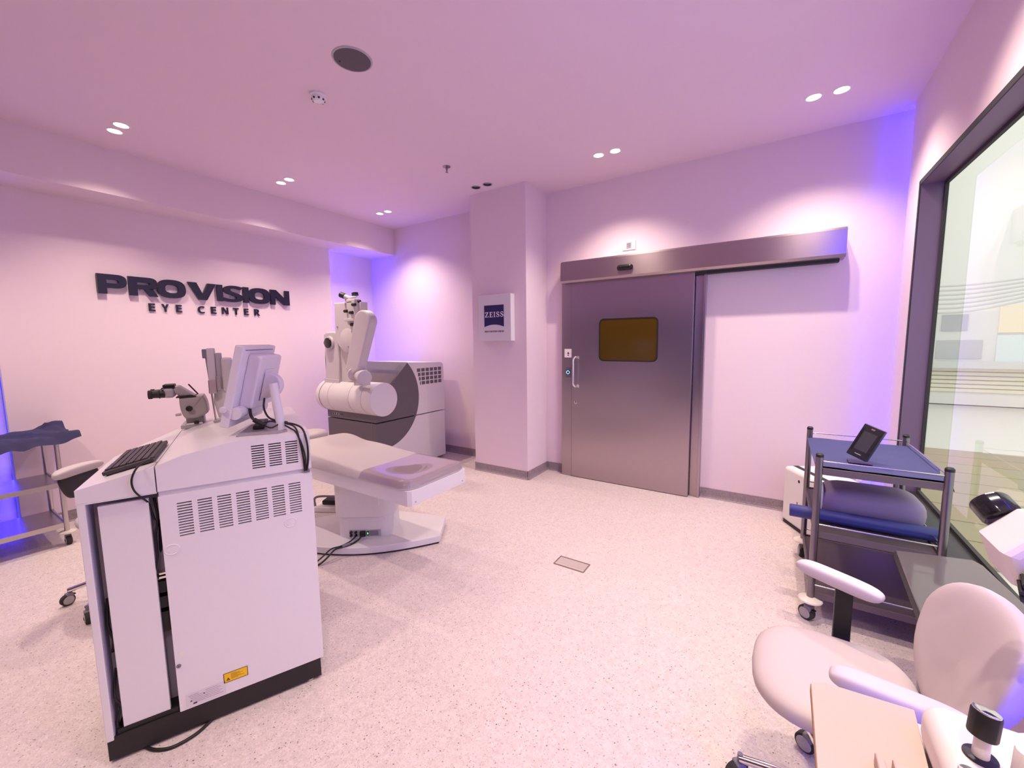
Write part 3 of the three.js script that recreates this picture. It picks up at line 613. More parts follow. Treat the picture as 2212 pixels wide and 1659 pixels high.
// ================= PATIENT BED =================
{
  const t = thing('patient_bed', 'padded grey patient bed on a white telescopic pedestal', 'patient bed', [-0.35, 0, 2.2]);
  // base and pedestal are turned against the couch
  const A = -0.60, RT = new THREE.Matrix4().makeRotationY(A * -1), cx = -0.05, cz = -0.02;
  const bm = g => g.applyMatrix4(RT).applyMatrix4(new THREE.Matrix4().makeTranslation(cx, 0, cz));
  const out = []; const L0 = -0.62, L1 = 0.56;
  for (let i = 0; i <= 16; i++) { const u = i / 16, x = L0 + (L1 - L0) * u; out.push([x, 0.075 + 0.245 * Math.sin(Math.PI * (0.12 + 0.76 * u))]); }
  const ol = out.concat(out.slice().reverse().map(p => [p[0], -p[1]]));
  obj('base', bm(extY(ol, 0.012, 0.062, 0.006)), M.machine, t);
  obj('base_rubber', bm(extY(ol.map(p => [p[0] * 0.985, p[1] * 0.975]), 0, 0.014)), M.black, t);
  const oct = (a, b) => { const q = []; for (let i = 0; i < 48; i++) { const th = i * Math.PI / 24, c = Math.cos(th), s = Math.sin(th); q.push([a * Math.sign(c) * Math.pow(Math.abs(c), 0.5), -b * Math.sign(s) * Math.pow(Math.abs(s), 0.5)]); } return q.reverse(); };
  obj('lower_column', bm(extY(oct(0.205, 0.175), 0.06, 0.221, 0.003)), M.machine, t);
  obj('upper_column', bm(extY(oct(0.225, 0.192), 0.227, 0.50, 0.003)), M.machine, t);
  obj('column_sleeve', bm(extY(oct(0.198, 0.168), 0.215, 0.235)), M.machine, t);
  // connector bay
  const cb = obj('connector_bay', bm(bb(-0.10, 0.13, 0.075, 0.125, 0.172, 0.178)), M.greyPart, t);
  obj('sockets', bm(mergeGeometries([-0.085, -0.05].flatMap(x => [0.088, 0.112].map(y => norm(knob([x, y, 0.178], [x, y, 0.196], 0.009)))).concat([norm(bb(-0.02, 0.02, 0.08, 0.122, 0.178, 0.20, 0.006))]))), M.black, cb);
  obj('power_switch', bm(bb(0.028, 0.044, 0.086, 0.116, 0.178, 0.183)), M.black, cb);
  obj('switch_lamp', bm(bb(0.032, 0.040, 0.094, 0.108, 0.183, 0.1845)), new THREE.MeshStandardMaterial({ color: 0x115522, emissive: new THREE.Color(0.15, 1, 0.35), emissiveIntensity: 1.2 }), cb);
  obj('fuse_cover', bm(bb(0.052, 0.112, 0.084, 0.120, 0.178, 0.182)), M.slate, cb);
  obj('mains_cable', [bm(tube([[0.0, 0.095, 0.20], [-0.02, 0.075, 0.235], [-0.08, 0.066, 0.30], [-0.14, 0.066, 0.345], [-0.17, 0.04, 0.395], [-0.22, 0.008, 0.44], [-0.4, 0.008, 0.55]], 0.006, 50)), bm(tube([[-0.05, 0.086, 0.20], [-0.07, 0.072, 0.235], [-0.12, 0.066, 0.30], [-0.17, 0.066, 0.335], [-0.21, 0.04, 0.40], [-0.27, 0.008, 0.46], [-0.4, 0.008, 0.52]], 0.005, 50))], M.black, t);
  obj('plug_body', bm(rod([-0.062, 0.074, 0.28], [-0.10, 0.074, 0.318], 0.009)), M.slate, t);
  // couch frame
  const X0 = -0.95, X1 = 0.73, Z0 = -0.262, Z1 = 0.286;
  const fr = extY([[X0, Z0 + 0.06], [X0 + 0.2, Z0], [X1 - 0.02, Z0], [X1, Z0 + 0.02], [X1, Z1 - 0.02], [X1 - 0.02, Z1], [X0 + 0.2, Z1], [X0, Z1 - 0.06]], 0.50, 0.598, 0.003);
  obj('frame', fr, M.machine, t);
  for (const z of [Z1 - 0.05, Z0 + 0.05]) obj('screw', knob([X1, 0.52, z], [X1 + 0.002, 0.52, z], 0.006, 0.001), M.greyPart, t);
  obj('hanging_strap', bb(0.205, 0.213, 0.34, 0.50, 0.10, 0.103), M.whiteWarm, t);
  // cushion: height profile along x, rounded rim
  const nx = 90, nz = 28, pos = [], idx = [];
  const prof = x => 0.650 + 0.055 * Math.exp(-Math.pow((x + 0.62) / 0.20, 2)) + 0.012 * Math.exp(-Math.pow((x + 0.1) / 0.25, 2)) + 0.02 * Math.exp(-Math.pow((x + 0.3) / 0.25, 2));
  const cX0 = -0.93, cX1 = 0.728;
  for (let i = 0; i <= nx; i++) for (let j = 0; j <= nz; j++) {
    const u = i / nx, v = j / nz, x = cX0 + (cX1 - cX0) * u, a = Math.min(x - cX0, cX1 - x);
    const rim = 0.09, cr = a < rim ? 1 - Math.sqrt(Math.max(0, 1 - Math.pow((rim - a) / rim, 2))) : 0;
    const wz0 = Z0 - 0.012 + cr * 0.09, wz1 = Z1 + 0.012 - cr * 0.09, z = wz0 + (wz1 - wz0) * v;
    const e = Math.min(z - wz0, wz1 - z, a * 1.2), r = 0.05, fall = e < r ? (r - Math.sqrt(Math.max(0, r * r - (r - e) * (r - e)))) : 0;
    const crease = 0.004 * Math.sin(x * 17 + z * 9) * Math.exp(-Math.pow((x + 0.5) / 0.22, 2));
    const dip = -0.012 * Math.exp(-Math.pow((x - 0.42) / 0.16, 2) - Math.pow(z / 0.16, 2));
    pos.push(x, prof(x) - fall * 0.9 + crease + dip, z);
  }
  for (let i = 0; i < nx; i++) for (let j = 0; j < nz; j++) { const a = i * (nz + 1) + j, b = a + 1, c = a + nz + 1, d = c + 1; idx.push(a, b, c, b, d, c); }
  const base = pos.length / 3; // underside rim
  const ring = []; for (let i = 0; i <= nx; i++) ring.push(i * (nz + 1)); for (let j = 1; j <= nz; j++) ring.push(nx * (nz + 1) + j); for (let i = nx - 1; i >= 0; i--) ring.push(i * (nz + 1) + nz); for (let j = nz - 1; j >= 1; j--) ring.push(j);
  ring.forEach(r => { const x = pos[r * 3], z = pos[r * 3 + 2]; pos.push(x, Math.min(0.600, pos[r * 3 + 1]), z); });
  ring.forEach((r, k) => { const n = (k + 1) % ring.length; idx.push(r, ring[n], base + n, r, base + n, base + k); });
  const cg = new THREE.BufferGeometry(); cg.setAttribute('position', new THREE.Float32BufferAttribute(pos, 3)); cg.setIndex(idx); cg.computeVertexNormals();
  const cm = mat([0.52, 0.46, 0.45], 0.55); cm.side = THREE.DoubleSide;
  obj('cushion', cg, cm, t);
  // clear protective cover over the foot end, following the cushion
  const fpos = [], fidx = [], pick = [];
  for (let i = 0; i <= nx; i++) { const x = cX0 + (cX1 - cX0) * i / nx; if (x > 0.26) pick.push(i); }
  pick.forEach((i, q) => { for (let j = 0; j <= nz; j++) { const k = (i * (nz + 1) + j) * 3; const out2 = j === 0 ? -0.003 : j === nz ? 0.003 : 0; fpos.push(pos[k] + (i === nx ? 0.003 : 0), pos[k + 1] + 0.0035, pos[k + 2] + out2); } });
  const W = nz + 1; for (let q = 0; q < pick.length - 1; q++) for (let j = 0; j < nz; j++) { const a = q * W + j, b = a + 1, c = a + W, d = c + 1; fidx.push(a, b, c, b, d, c); }
  const fg = new THREE.BufferGeometry(); fg.setAttribute('position', new THREE.Float32BufferAttribute(fpos, 3)); fg.setIndex(fidx); fg.computeVertexNormals();
  obj('clear_foot_cover', fg, new THREE.MeshPhysicalMaterial({ color: 0xeae4ea, transmission: 1, roughness: 0.06, thickness: 0, ior: 1.5 }), t).userData.label = 'clear plastic cover over the foot end';
  obj('headrest', pad(0.13, 0.15, 0.09, 2.6, (x, y, z) => [x, y + 0.25 * z * z, z]).translate(-0.83, 0.70, -0.02), cm, t);
}
{ // foot pedal under the bed
  const t = thing('foot_pedal', 'grey foot pedal with black treadle on the floor beside the bed', 'foot pedal', [-1.12, 0, 2.0], 0.5);
  obj('body', bb(-0.16, 0.16, 0, 0.05, -0.11, 0.11, 0.012), M.machine, t);
  obj('treadle', bb(-0.10, 0.06, 0.05, 0.09, -0.06, 0.06, 0.012), M.black, t);
  obj('guard', tube([[-0.15, 0.04, 0.08], [-0.15, 0.12, 0.08], [0, 0.14, 0.08], [0.13, 0.12, 0.08], [0.13, 0.04, 0.08]], 0.010, 40), M.slate, t);
  obj('cable', tube([[0.15, 0.02, 0.05], [0.25, 0.007, 0.12], [0.34, 0.007, 0.06], [0.42, 0.007, -0.1]], 0.006, 30), M.black, t);
}
// ================= LASER MACHINE BY THE BACK WALL =================
{
  const t = thing('laser_machine', 'large white and grey eye surgery laser machine by the back wall', 'laser machine', [-1.85, 0, 0.735]);
  const ox = 1.85, oz = -0.735;
  const X0 = -2.287, X1 = -1.41, Zb = 0.19, Zf = 1.28;
  const sh = g => g.translate(ox, 0, oz);
  const C0 = [1.19, 0.87], R0 = 0.553, arc = [];
  for (let i = 0; i <= 40; i++) { const a = Math.PI * 0.745 + (Math.PI * 1.53 - Math.PI * 0.745) * i / 40; arc.push([C0[0] + R0 * Math.cos(a), C0[1] + R0 * Math.sin(a)]); }
  // arc runs from upper rear (z .80, y 1.26) down to the bottom front
  const grey = [...arc, [Zf, 0.33], [Zf, 0.735], [1.06, 1.03]];
  const white = [[Zb, 0.03], [Zf, 0.03], [Zf, 0.32], ...arc.slice().reverse(), [Zb + 0.05, 1.245], [Zb + 0.012, 1.225], [Zb, 1.19]];
  const gap0 = 0.619, gap1 = 0.631;
  const up = p => clip(p, q => q[1] - gap1), lo = p => clip(p, q => gap0 - q[1]);
  obj('rear_upper_shell', [sh(extX(up(white), X1 - 0.02 - X0, 0.004).translate(X0, 0, 0))], M.machine, t);
  obj('rear_lower_shell', [sh(extX(lo(white), X1 - X0, 0.004).translate(X0, 0, 0))], M.machine, t);
  obj('front_upper_shell', [sh(extX(up(grey), X1 - X0 + 0.004, 0.004).translate(X0 - 0.002, 0, 0))], M.machineGrey, t);
  obj('front_lower_shell', [sh(extX(lo(grey), X1 - X0 + 0.004, 0.004).translate(X0 - 0.002, 0, 0))], M.machineGrey, t);
  obj('inner_frame', sh(bb(X0 + 0.07, X1 - 0.07, 0.60, 0.65, Zb + 0.07, Zf - 0.07)), M.machine, t);
  // glossy sloping hood
  const hs = [[0.788, 1.262], [1.062, 1.028], [1.066, 1.034], [0.790, 1.270]];
  obj('hood', sh(extX(hs, X1 - X0 - 0.02).translate(X0 + 0.01, 0, 0)), M.hood, t);
  // upper side panel with square vents
  const cells = [];
  for (let r = 0; r < 4; r++) for (let c = 0; c < 6; c++) { let z1 = 0.655 - c * 0.0725, z0 = z1 - 0.060; const y1 = 1.186 - r * 0.0525, y0 = y1 - 0.042; if (c === 0) z1 -= r * 0.014; if (z1 - z0 > 0.008) cells.push([z0, z1, y0, y1]); }
  const side = obj('side_panel', sh(extX(up(white), 0.02, 0, cells.map(([a, b, c, d]) => [[a, c], [a, d], [b, d], [b, c]])).translate(X1 - 0.02, 0, 0)), M.machine, t);
  for (const [a, b, c, d] of cells) obj('vent_cell', sh(bb(X1 - 0.019, X1 - 0.004, c, d, a, b)), M.machineGrey, side);
  obj('button_strip', [sh(bb(-2.19, -2.0, 0.665, 0.692, Zf, Zf + 0.003))], M.greyPart, t);
  obj('buttons', [-2.18, -2.14, -2.095, -2.05, -2.02].map((x, i) => sh(bb(x, x + 0.018, 0.668, 0.689, Zf + 0.003, Zf + 0.006))), M.black, t);
  for (const x of [-2.2, -1.5]) for (const z of [0.3, 1.15]) obj('levelling_foot', sh(knob([x, 0, z], [x, 0.032, z], 0.03)), M.dark, t);
  obj('edge_trim', sh(bb(-1.482, -1.478, 0.33, 0.735, Zf, Zf + 0.002)), M.slate, t);
  // horizontal drum
  const cy = 0.888, cz = 1.225, R = 0.183;
  const seg = (a, b, r = R) => { const g = lathe([[0, 0], [r - 0.006, 0], [r - 0.0015, 0.0015], [r, 0.006], [r, b - a - 0.006], [r - 0.0015, b - a - 0.0015], [r - 0.006, b - a], [0, b - a]], 56, 0.4); g.rotateZ(-Math.PI / 2); g.translate(a, cy, cz); return sh(g); };
  const dw = M.machine;
  obj('drum_end', [(() => { const g = lathe([[0, -0.05], [0.10, -0.045], [0.15, -0.03], [R - 0.006, 0.0], [R, 0.03], [R, 0.08]], 56, 0.8); g.rotateZ(-Math.PI / 2); g.translate(-2.322, cy, cz); return sh(g); })()], dw, t);
  obj('drum_section', seg(-2.238, -2.084), dw, t); obj('drum_section', seg(-2.080, -1.704), dw, t); obj('drum_section', seg(-1.700, -1.494), dw, t);
  obj('drum_cap', seg(-1.490, -1.33), dw, t);
  obj('drum_core', seg(-2.30, -1.40, R - 0.016), M.machine, t);
  // uprights on the drum (front plane near z = 1.24)
  const zc = 1.235, arm = mat([0.60, 0.55, 0.575], 0.45);
  const UX = 0.115, shu = g => sh(g).translate(UX, 0, 0);
  const fx = (pts, d, bev, z) => shu(ext(poly(pts), d, bev, 3).translate(0, 0, z));
  obj('shoulder', [fx([[-2.375, 0.99], [-2.10, 0.985], [-2.075, 1.30], [-2.085, 1.60], [-2.13, 1.63], [-2.28, 1.63], [-2.345, 1.60], [-2.33, 1.30]], 0.13, 0.015, zc - 0.05)], arm, t);
  obj('shoulder_foot', fx([[-2.38, 0.985], [-2.095, 0.98], [-2.09, 1.085], [-2.365, 1.095]], 0.136, 0.004, zc - 0.052), arm, t);
  const kn = obj('pivot_ring', shu(knob([-2.215, 1.505, zc + 0.07], [-2.215, 1.505, zc + 0.105], 0.074, 0.01)), arm, t);
  obj('pivot_knob', [shu(knob([-2.215, 1.505, zc + 0.10], [-2.215, 1.505, zc + 0.128], 0.058, 0.008)), shu(bb(-2.29, -2.26, 1.49, 1.52, zc + 0.10, zc + 0.118, 0.004))], M.blackGloss, kn);
  obj('side_disc', shu(knob([-2.345, 1.51, zc + 0.02], [-2.325, 1.51, zc + 0.02], 0.06, 0.006)), arm, t);
  obj('side_slat', fx([[-2.372, 1.155], [-2.36, 1.45], [-2.34, 1.455], [-2.348, 1.16]], 0.05, 0.004, zc + 0.01), M.black, t);
  // support plate with arch
  const ps = new THREE.Shape(); ps.moveTo(-2.105, 0.985); ps.quadraticCurveTo(-2.02, 1.075, -1.88, 1.068); ps.lineTo(-1.70, 1.068); ps.lineTo(-1.70, 1.60); ps.lineTo(-2.085, 1.615); ps.quadraticCurveTo(-2.07, 1.3, -2.105, 0.985);
  obj('support_plate', shu(ext(ps, 0.05, 0.006, 2).translate(0, 0, zc + 0.0)), arm, t);
  const hs2 = new THREE.Shape(); hs2.moveTo(-2.065, 1.945); hs2.lineTo(-1.60, 1.93); hs2.lineTo(-1.62, 1.50); hs2.quadraticCurveTo(-1.68, 1.395, -1.83, 1.385); hs2.quadraticCurveTo(-2.06, 1.42, -2.075, 1.62); hs2.closePath();
  obj('head_plate', shu(ext(hs2, 0.09, 0.010, 3).translate(0, 0, zc + 0.02)), arm, t);
  obj('hinge_disc', shu(knob([-1.855, 1.525, zc + 0.108], [-1.855, 1.525, zc + 0.116], 0.135, 0.004)), arm, t);
  obj('head_screws', [[-2.02, 1.68], [-1.84, 1.46]].map(([x, y]) => shu(knob([x, y, zc + 0.11], [x, y, zc + 0.119], 0.007, 0.001))), M.slate, t);
  const shl = g => sh(g).translate(0.19, -0.005, 0), shb = g => sh(g).translate(0.15, -0.035, 0);
  // control knobs and lens cluster on the head
  obj('lens_block', [shl(bb(-1.87, -1.72, 1.70, 1.97, zc + 0.10, zc + 0.15, 0.012)), shl(bb(-1.86, -1.70, 1.735, 1.76, zc + 0.12, zc + 0.19, 0.004))], arm, t);
  for (const [x, y, z] of [[-1.72, 1.905, 0.16], [-1.865, 1.845, 0.155], [-1.77, 1.825, 0.16], [-1.775, 1.70, 0.15]]) obj('control_knob', shl(knob([x - 0.03, y, zc + z], [x + 0.022, y, zc + z], 0.017, 0.004)), M.black, t);
  // binocular on top
  const bt = obj('binocular', [shb(bb(-1.85, -1.73, 1.96, 1.975, zc + 0.07, zc + 0.15, 0.004)), shb(bb(-1.87, -1.73, 1.975, 2.03, zc + 0.08, zc + 0.14, 0.018)), shb(rod([-1.80, 2.0, zc + 0.11], [-1.86, 2.035, zc + 0.14], 0.026, 0.024, 20))], arm, t);
  obj('eyecup', [shb(rod([-1.86, 2.035, zc + 0.14], [-1.905, 2.055, zc + 0.155], 0.030, 0.032, 20))], M.black, bt);
  obj('eyecup', [shb(rod([-1.80, 2.045, zc + 0.05], [-1.805, 2.075, zc + 0.05], 0.036, 0.034, 20))], M.black, bt);
  obj('drape_ring', shb(rod([-1.72, 1.985, zc + 0.1], [-1.66, 1.97, zc + 0.1], 0.022, 0.018, 16)), M.black, bt);
  // swing arm with elbow
  const za = zc + 0.16;
  const sap = []; // capsule-like outline, wider at the foot
  for (let i = 0; i <= 16; i++) { const a = Math.PI * 0.92 - Math.PI * 0.92 * i / 16; sap.push([-1.318 + 0.132 * Math.cos(a), 1.705 + 0.125 * Math.sin(a)]); }
  sap.push([-1.41, 1.22], [-1.52, 1.17], [-1.63, 1.225]);
  obj('swing_arm', sh(ext(poly(sap), 0.10, 0.022, 4).translate(0, 0, za - 0.02)), arm, t);
  obj('elbow_cuff', [sh(knob([-1.58, 1.19, za - 0.03], [-1.50, 1.165, za + 0.05], 0.080, 0.014))], arm, t);
  obj('elbow_drum', sh(knob([-1.51, 1.165, za - 0.02], [-1.33, 1.145, za + 0.065], 0.074, 0.006)), arm, t);
  obj('elbow_foot', sh(fxp()), arm, t);
  function fxp() { const q = poly([[-1.55, 1.05], [-1.40, 1.055], [-1.39, 1.14], [-1.55, 1.16]]); return ext(q, 0.10, 0.008, 2).translate(0, 0, za - 0.06); }
}
// ================= LEFT: DRAPED TABLE AND STOOL =================
const casterProto = (t, x, z, s = 1, a = 0) => {
  const R = new THREE.Matrix4().makeRotationY(a).setPosition(x, 0, z), T = g => g.applyMatrix4(R);
  const c = obj('caster', [T(bb(-0.016 * s, 0.022 * s, 0.055 * s, 0.088 * s, -0.02 * s, 0.02 * s, 0.006 * s)), T(rod([0, 0.08 * s, 0], [0, 0.12 * s, 0], 0.010 * s))], M.slate, t);
  obj('wheel', T(knob([0.014 * s, 0.04 * s, -0.018 * s], [0.014 * s, 0.04 * s, 0.018 * s], 0.04 * s, 0.006 * s)), M.rubber, c);
  for (const e of [0.0175, -0.022]) obj('wheel_cover', T(knob([0.014 * s, 0.04 * s, e * s], [0.014 * s, 0.04 * s, (e + 0.0045) * s], 0.03 * s, 0.002 * s)), M.casterGrey, c);
  obj('axle', [T(knob([0.014 * s, 0.04 * s, 0.021 * s], [0.014 * s, 0.04 * s, 0.025 * s], 0.011 * s, 0.001 * s)), T(bb(-0.03 * s, 0.0, 0.062 * s, 0.072 * s, -0.012 * s, 0.012 * s, 0.003 * s))], M.black, c);
  return c;
};
{
  const t = thing('instrument_table', 'steel instrument table with two shelves beside the sign wall', 'table', [-2.28, 0, 3.49]);
  const Z1 = 0.85, X0 = -0.48;
  for (const x of [X0, 0]) for (const z of [0, Z1]) { obj('post', rod([x, 0.10, z], [x, 0.80, z], 0.015, 0.015, 20), M.steelPlain, t); obj('bumper', lathe([[0, 0.088], [0.05, 0.088], [0.05, 0.098], [0.02, 0.106], [0, 0.106]], 28).translate(x, 0, z), M.cream, t); casterProto(t, x, z, 0.85, x + z); }
  for (const y of [0.165, 0.475]) obj('shelf', [bb(X0, 0, y - 0.012, y - 0.006, 0, Z1), bb(-0.008, 0.004, y - 0.03, y + 0.006, 0.012, Z1 - 0.012), bb(X0, 0, y - 0.03, y + 0.006, -0.006, 0.004)], M.steelPlain, t);
  obj('top_shelf', bb(X0 - 0.02, 0.02, 0.785, 0.805, -0.02, Z1 + 0.02), M.steelPlain, t);
}
{ // loose blue drape over the table
  const nx = 40, nz = 60, pos = [], idx = [];
  for (let i = 0; i <= nx; i++) for (let j = 0; j <= nz; j++) {
    const u = i / nx, v = j / nz, x = -0.56 + 0.66 * u, z = -0.12 + 1.08 * v;
    const ex = Math.max(0, x - 0.02), ez = Math.max(0, -0.02 - z), el = Math.max(0, -0.52 - x);
    let y = 0.812 - ex * 0.75 - el * 0.5 + 0.018 * vnoise(u * 7, v * 9) + 0.034 * Math.pow(Math.max(0, Math.sin(u * 7 + v * 9 + 3 * vnoise(u * 3, v * 3))), 3) + 0.02 * vnoise(u * 12 + 5, v * 16);
    y += ez * (0.35 * Math.sin(u * 7 + 0.6) - 0.12) + 0.02 * vnoise(u * 15, v * 18) * (ez + ex > 0 ? 1.4 : 0.25);
    pos.push(x, y, z);
  }
  for (let i = 0; i < nx; i++) for (let j = 0; j < nz; j++) { const a = i * (nz + 1) + j, b = a + 1, c = a + nz + 1, d = c + 1; idx.push(a, b, c, b, d, c); }
  const g = new THREE.BufferGeometry(); g.setAttribute('position', new THREE.Float32BufferAttribute(pos, 3)); g.setIndex(idx); g.computeVertexNormals();
  const dm = M.drape.clone(); dm.side = THREE.DoubleSide;
  const o = tag(obj('drape', g, dm), 'crumpled navy cloth drape spread over the instrument table', 'drape'); o.position.set(-2.28, 0, 3.49);
}
function fiveStar(t, r, h, m, a0, cs) {
  for (let k = 0; k < 5; k++) {
    const a = a0 + k * 2 * Math.PI / 5, c = Math.cos(a), s = Math.sin(a);
    const b = obj('base_leg', [tube([[0.02 * c, h, 0.02 * s], [r * 0.5 * c, h - 0.004, r * 0.5 * s], [r * c, h - 0.035, r * s]], 0.014, 16, 12)], m, t);
    casterProto(t, r * c, r * s, cs, -a + 0.8);
  }
}
{
  const t = thing('swivel_stool', 'grey swivel stool with low curved backrest behind the console', 'stool', [-1.05, 0, 3.45]);
  fiveStar(t, 0.27, 0.12, M.chrome, 2.16, 0.8);
  obj('gas_column', rod([0, 0.1, 0], [0, 0.46, 0], 0.025, 0.02, 20), M.chrome, t);
  obj('seat', pad(0.19, 0.19, 0.08, 2.2).translate(0, 0.50, 0), M.vinylGrey, t);
  const bk = obj('backrest', pad(0.04, 0.15, 0.055, 2.4, (x, y, z) => [x + 1.2 * z * z, y, z]).rotateY(0.65).translate(-0.22, 0.770, 0.13), M.vinylGrey, t);
  obj('back_shell', pad(0.035, 0.14, 0.16, 2.2, (x, y, z) => [x + 1.2 * z * z, y, z * (0.55 + 0.45 * (y + 0.08) / 0.16)]).rotateY(0.65).translate(-0.22, 0.690, 0.13), M.dark, bk);
  obj('back_bracket', [tube([[-0.21, 0.65, 0.12], [-0.20, 0.54, 0.11], [-0.12, 0.45, 0.06], [0, 0.44, 0]], 0.016, 24, 10)], M.black, t);
}
// ================= RIGHT: TROLLEY AND ITS LOAD =================
{
  const t = thing('steel_trolley', 'three tier steel trolley with round posts beside the window', 'trolley', [2.655, 0, 1.21]);
  const X = 0.235, Z = 0.378, st = mat([0.24, 0.21, 0.235], 0.32, 1), tray = mat([0.17, 0.13, 0.135], 0.6, 0.45), rail = mat([0.62, 0.58, 0.57], 0.2, 1);
  for (const x of [-X, X]) for (const z of [-Z, Z]) {
    const p = obj('post', rod([x, 0.12, z], [x, 0.90, z], 0.0165, 0.0165, 24), st, t);
    obj('post_cap', lathe([[0, 0.912], [0.012, 0.910], [0.0172, 0.904], [0.0172, 0.892], [0, 0.892]], 24).translate(x, 0, z), M.black, p);
    obj('bumper', lathe([[0, 0.112], [0.052, 0.112], [0.055, 0.117], [0.052, 0.122], [0.02, 0.134], [0, 0.134]], 32).translate(x, 0, z), M.cream, t);
    casterProto(t, x, z, 0.95, x > 0 ? 0.6 : 2.1 + z);
  }
  for (const [y, ry] of [[0.835, 0.87], [0.498, 0.535], [0.165, 0.202]]) {
    obj('shelf', [bb(-X, X, y - 0.012, y - 0.008, -Z, Z), bb(-X, X, y - 0.034, y, Z - 0.006, Z + 0.004), bb(-X, X, y - 0.034, y, -Z - 0.004, -Z + 0.006), bb(-X - 0.004, -X + 0.006, y - 0.034, y, -Z, Z), bb(X - 0.006, X + 0.004, y - 0.034, y, -Z, Z)], tray, t);
    for (const z of [-Z, Z]) obj('rail', rod([-X, ry, z], [X, ry, z], 0.004, 0.004, 12), rail, t);
    obj('rail', rod([X, ry, -Z], [X, ry, Z], 0.004, 0.004, 12), rail, t);
  }
}
{ // cloth on the upper shelf, sagging over the sides
  const nx = 30, nz = 44, pos = [], idx = [];
  for (let i = 0; i <= nx; i++) for (let j = 0; j <= nz; j++) {
    const u = i / nx, v = j / nz, x = 2.405 + 0.52 * u, z = 0.842 + 0.735 * v;
    const hangR = Math.max(0, x - 2.90) * 2.0 * (v > 0.72 ? 1 : 0);
    pos.push(Math.min(x, 2.915), 0.8395 + 0.004 * vnoise(u * 6, v * 9) - hangR * 0.9 - Math.max(0, 2.417 - x) * 0.3, z);
  }
  for (let i = 0; i < nx; i++) for (let j = 0; j < nz; j++) { const a = i * (nz + 1) + j, b = a + 1, c = a + nz + 1, d = c + 1; idx.push(a, b, c, b, d, c); }
  const g = new THREE.BufferGeometry(); g.setAttribute('position', new THREE.Float32BufferAttribute(pos, 3)); g.setIndex(idx); g.computeVertexNormals();
  const dm = M.drape.clone(); dm.side = THREE.DoubleSide; dm.color.setRGB(0.05, 0.052, 0.17);
  tag(obj('tray_cloth', g, dm), 'flat blue cloth lying on the top trolley shelf', 'cloth');
}
{ // small black tablet propped on the trolley
  const t = thing('tablet', 'small black handheld display propped upright on the blue cloth', 'tablet', [2.573, 0.8455, 1.43], 0);
  const Mx = new THREE.Matrix4().makeRotationY(-0.50).multiply(new THREE.Matrix4().makeRotationZ(-0.33)).multiply(new THREE.Matrix4().makeRotationX(-0.25));
  const T = g => g.applyMatrix4(Mx).translate(0.012, 0.028, 0);
  const bk = mat([0.022, 0.019, 0.022], 0.4);
  obj('case', T(bb(-0.046, 0.046, 0, 0.178, -0.018, 0.012, 0.004)), bk, t);
  obj('screen', T(bb(-0.029, 0.029, 0.04, 0.142, 0.012, 0.0135)), mat([0.06, 0.055, 0.06], 0.3), t);
  obj('side_strip', [T(bb(-0.042, -0.036, 0.03, 0.155, 0.012, 0.015)), T(bb(0.036, 0.042, 0.03, 0.155, 0.012, 0.015))], M.black, t);
  obj('badge', T(bb(-0.008, 0.008, 0.158, 0.166, 0.012, 0.0135)), M.chrome, t);
  obj('lower_mark', T(bb(-0.014, 0.014, 0.018, 0.022, 0.012, 0.0132)), M.greyPart, t);
  obj('stand', bb(-0.02, 0.075, 0.0, 0.006, -0.05, 0.03, 0.002), bk, t);
}
{
  const o = tag(obj('cloth_roll', [knob([-0.30, 0, 0], [0.30, 0, 0], 0.034, 0.004, 32)], M.rollBlue), 'long dark blue rolled sheet sticking out of the middle trolley shelf', 'cloth roll');
  o.position.set(2.612, 0.533, 1.435);
}
{
  const t = thing('bolster', 'rounded purple bolster cushion on the middle trolley shelf', 'cushion', [2.672, 0.49, 1.255], 0.02);
  obj('cover', pad(0.222, 0.130, 0.185, 5.5).translate(0, 0.0925, 0), M.bolster, t);
  obj('end_panel', pad(0.012, 0.105, 0.165, 3).translate(-0.214, 0.10, 0), M.whiteWarm, t).userData.label = 'pale end panel';
}
{ // dehumidifier behind the trolley
  const a = 0.955, t = thing('air_purifier', 'white portable air unit with black handle behind the trolley', 'air purifier', [2.30, 0, 0.235], 0);
  const Bx = new THREE.Matrix4().makeBasis(V(0.49, 0, 0.872), V(0, 1, 0), V(-0.872, 0, 0.49)); // local x along the visible side, local -z into the corner
  const T = g => g.applyMatrix4(Bx);
  obj('body', T(bb(0.0, 0.50, 0.025, 0.47, -0.30, 0.0, 0.028)), M.whiteWarm, t);
  obj('foot_band', T(bb(0.012, 0.488, 0, 0.03, -0.288, -0.012)), M.dark, t);
  obj('top_slot', T(bb(0.02, 0.46, 0.4695, 0.4715, -0.10, -0.06)), M.dark, t);
  obj('handle_recess', T(bb(0.44, 0.5015, 0.38, 0.462, -0.24, -0.06, 0.01)), M.black, t);
  const e = lathe([[0, 0.002], [0.011, 0.002], [0.012, 0]], 24).rotateX(Math.PI / 2); obj('badge', T(e.translate(0.20, 0.40, 0)), M.dark, t);
  obj('indicator', T(bb(0.19, 0.196, 0.20, 0.235, 0, 0.002)), M.dark, t);
}
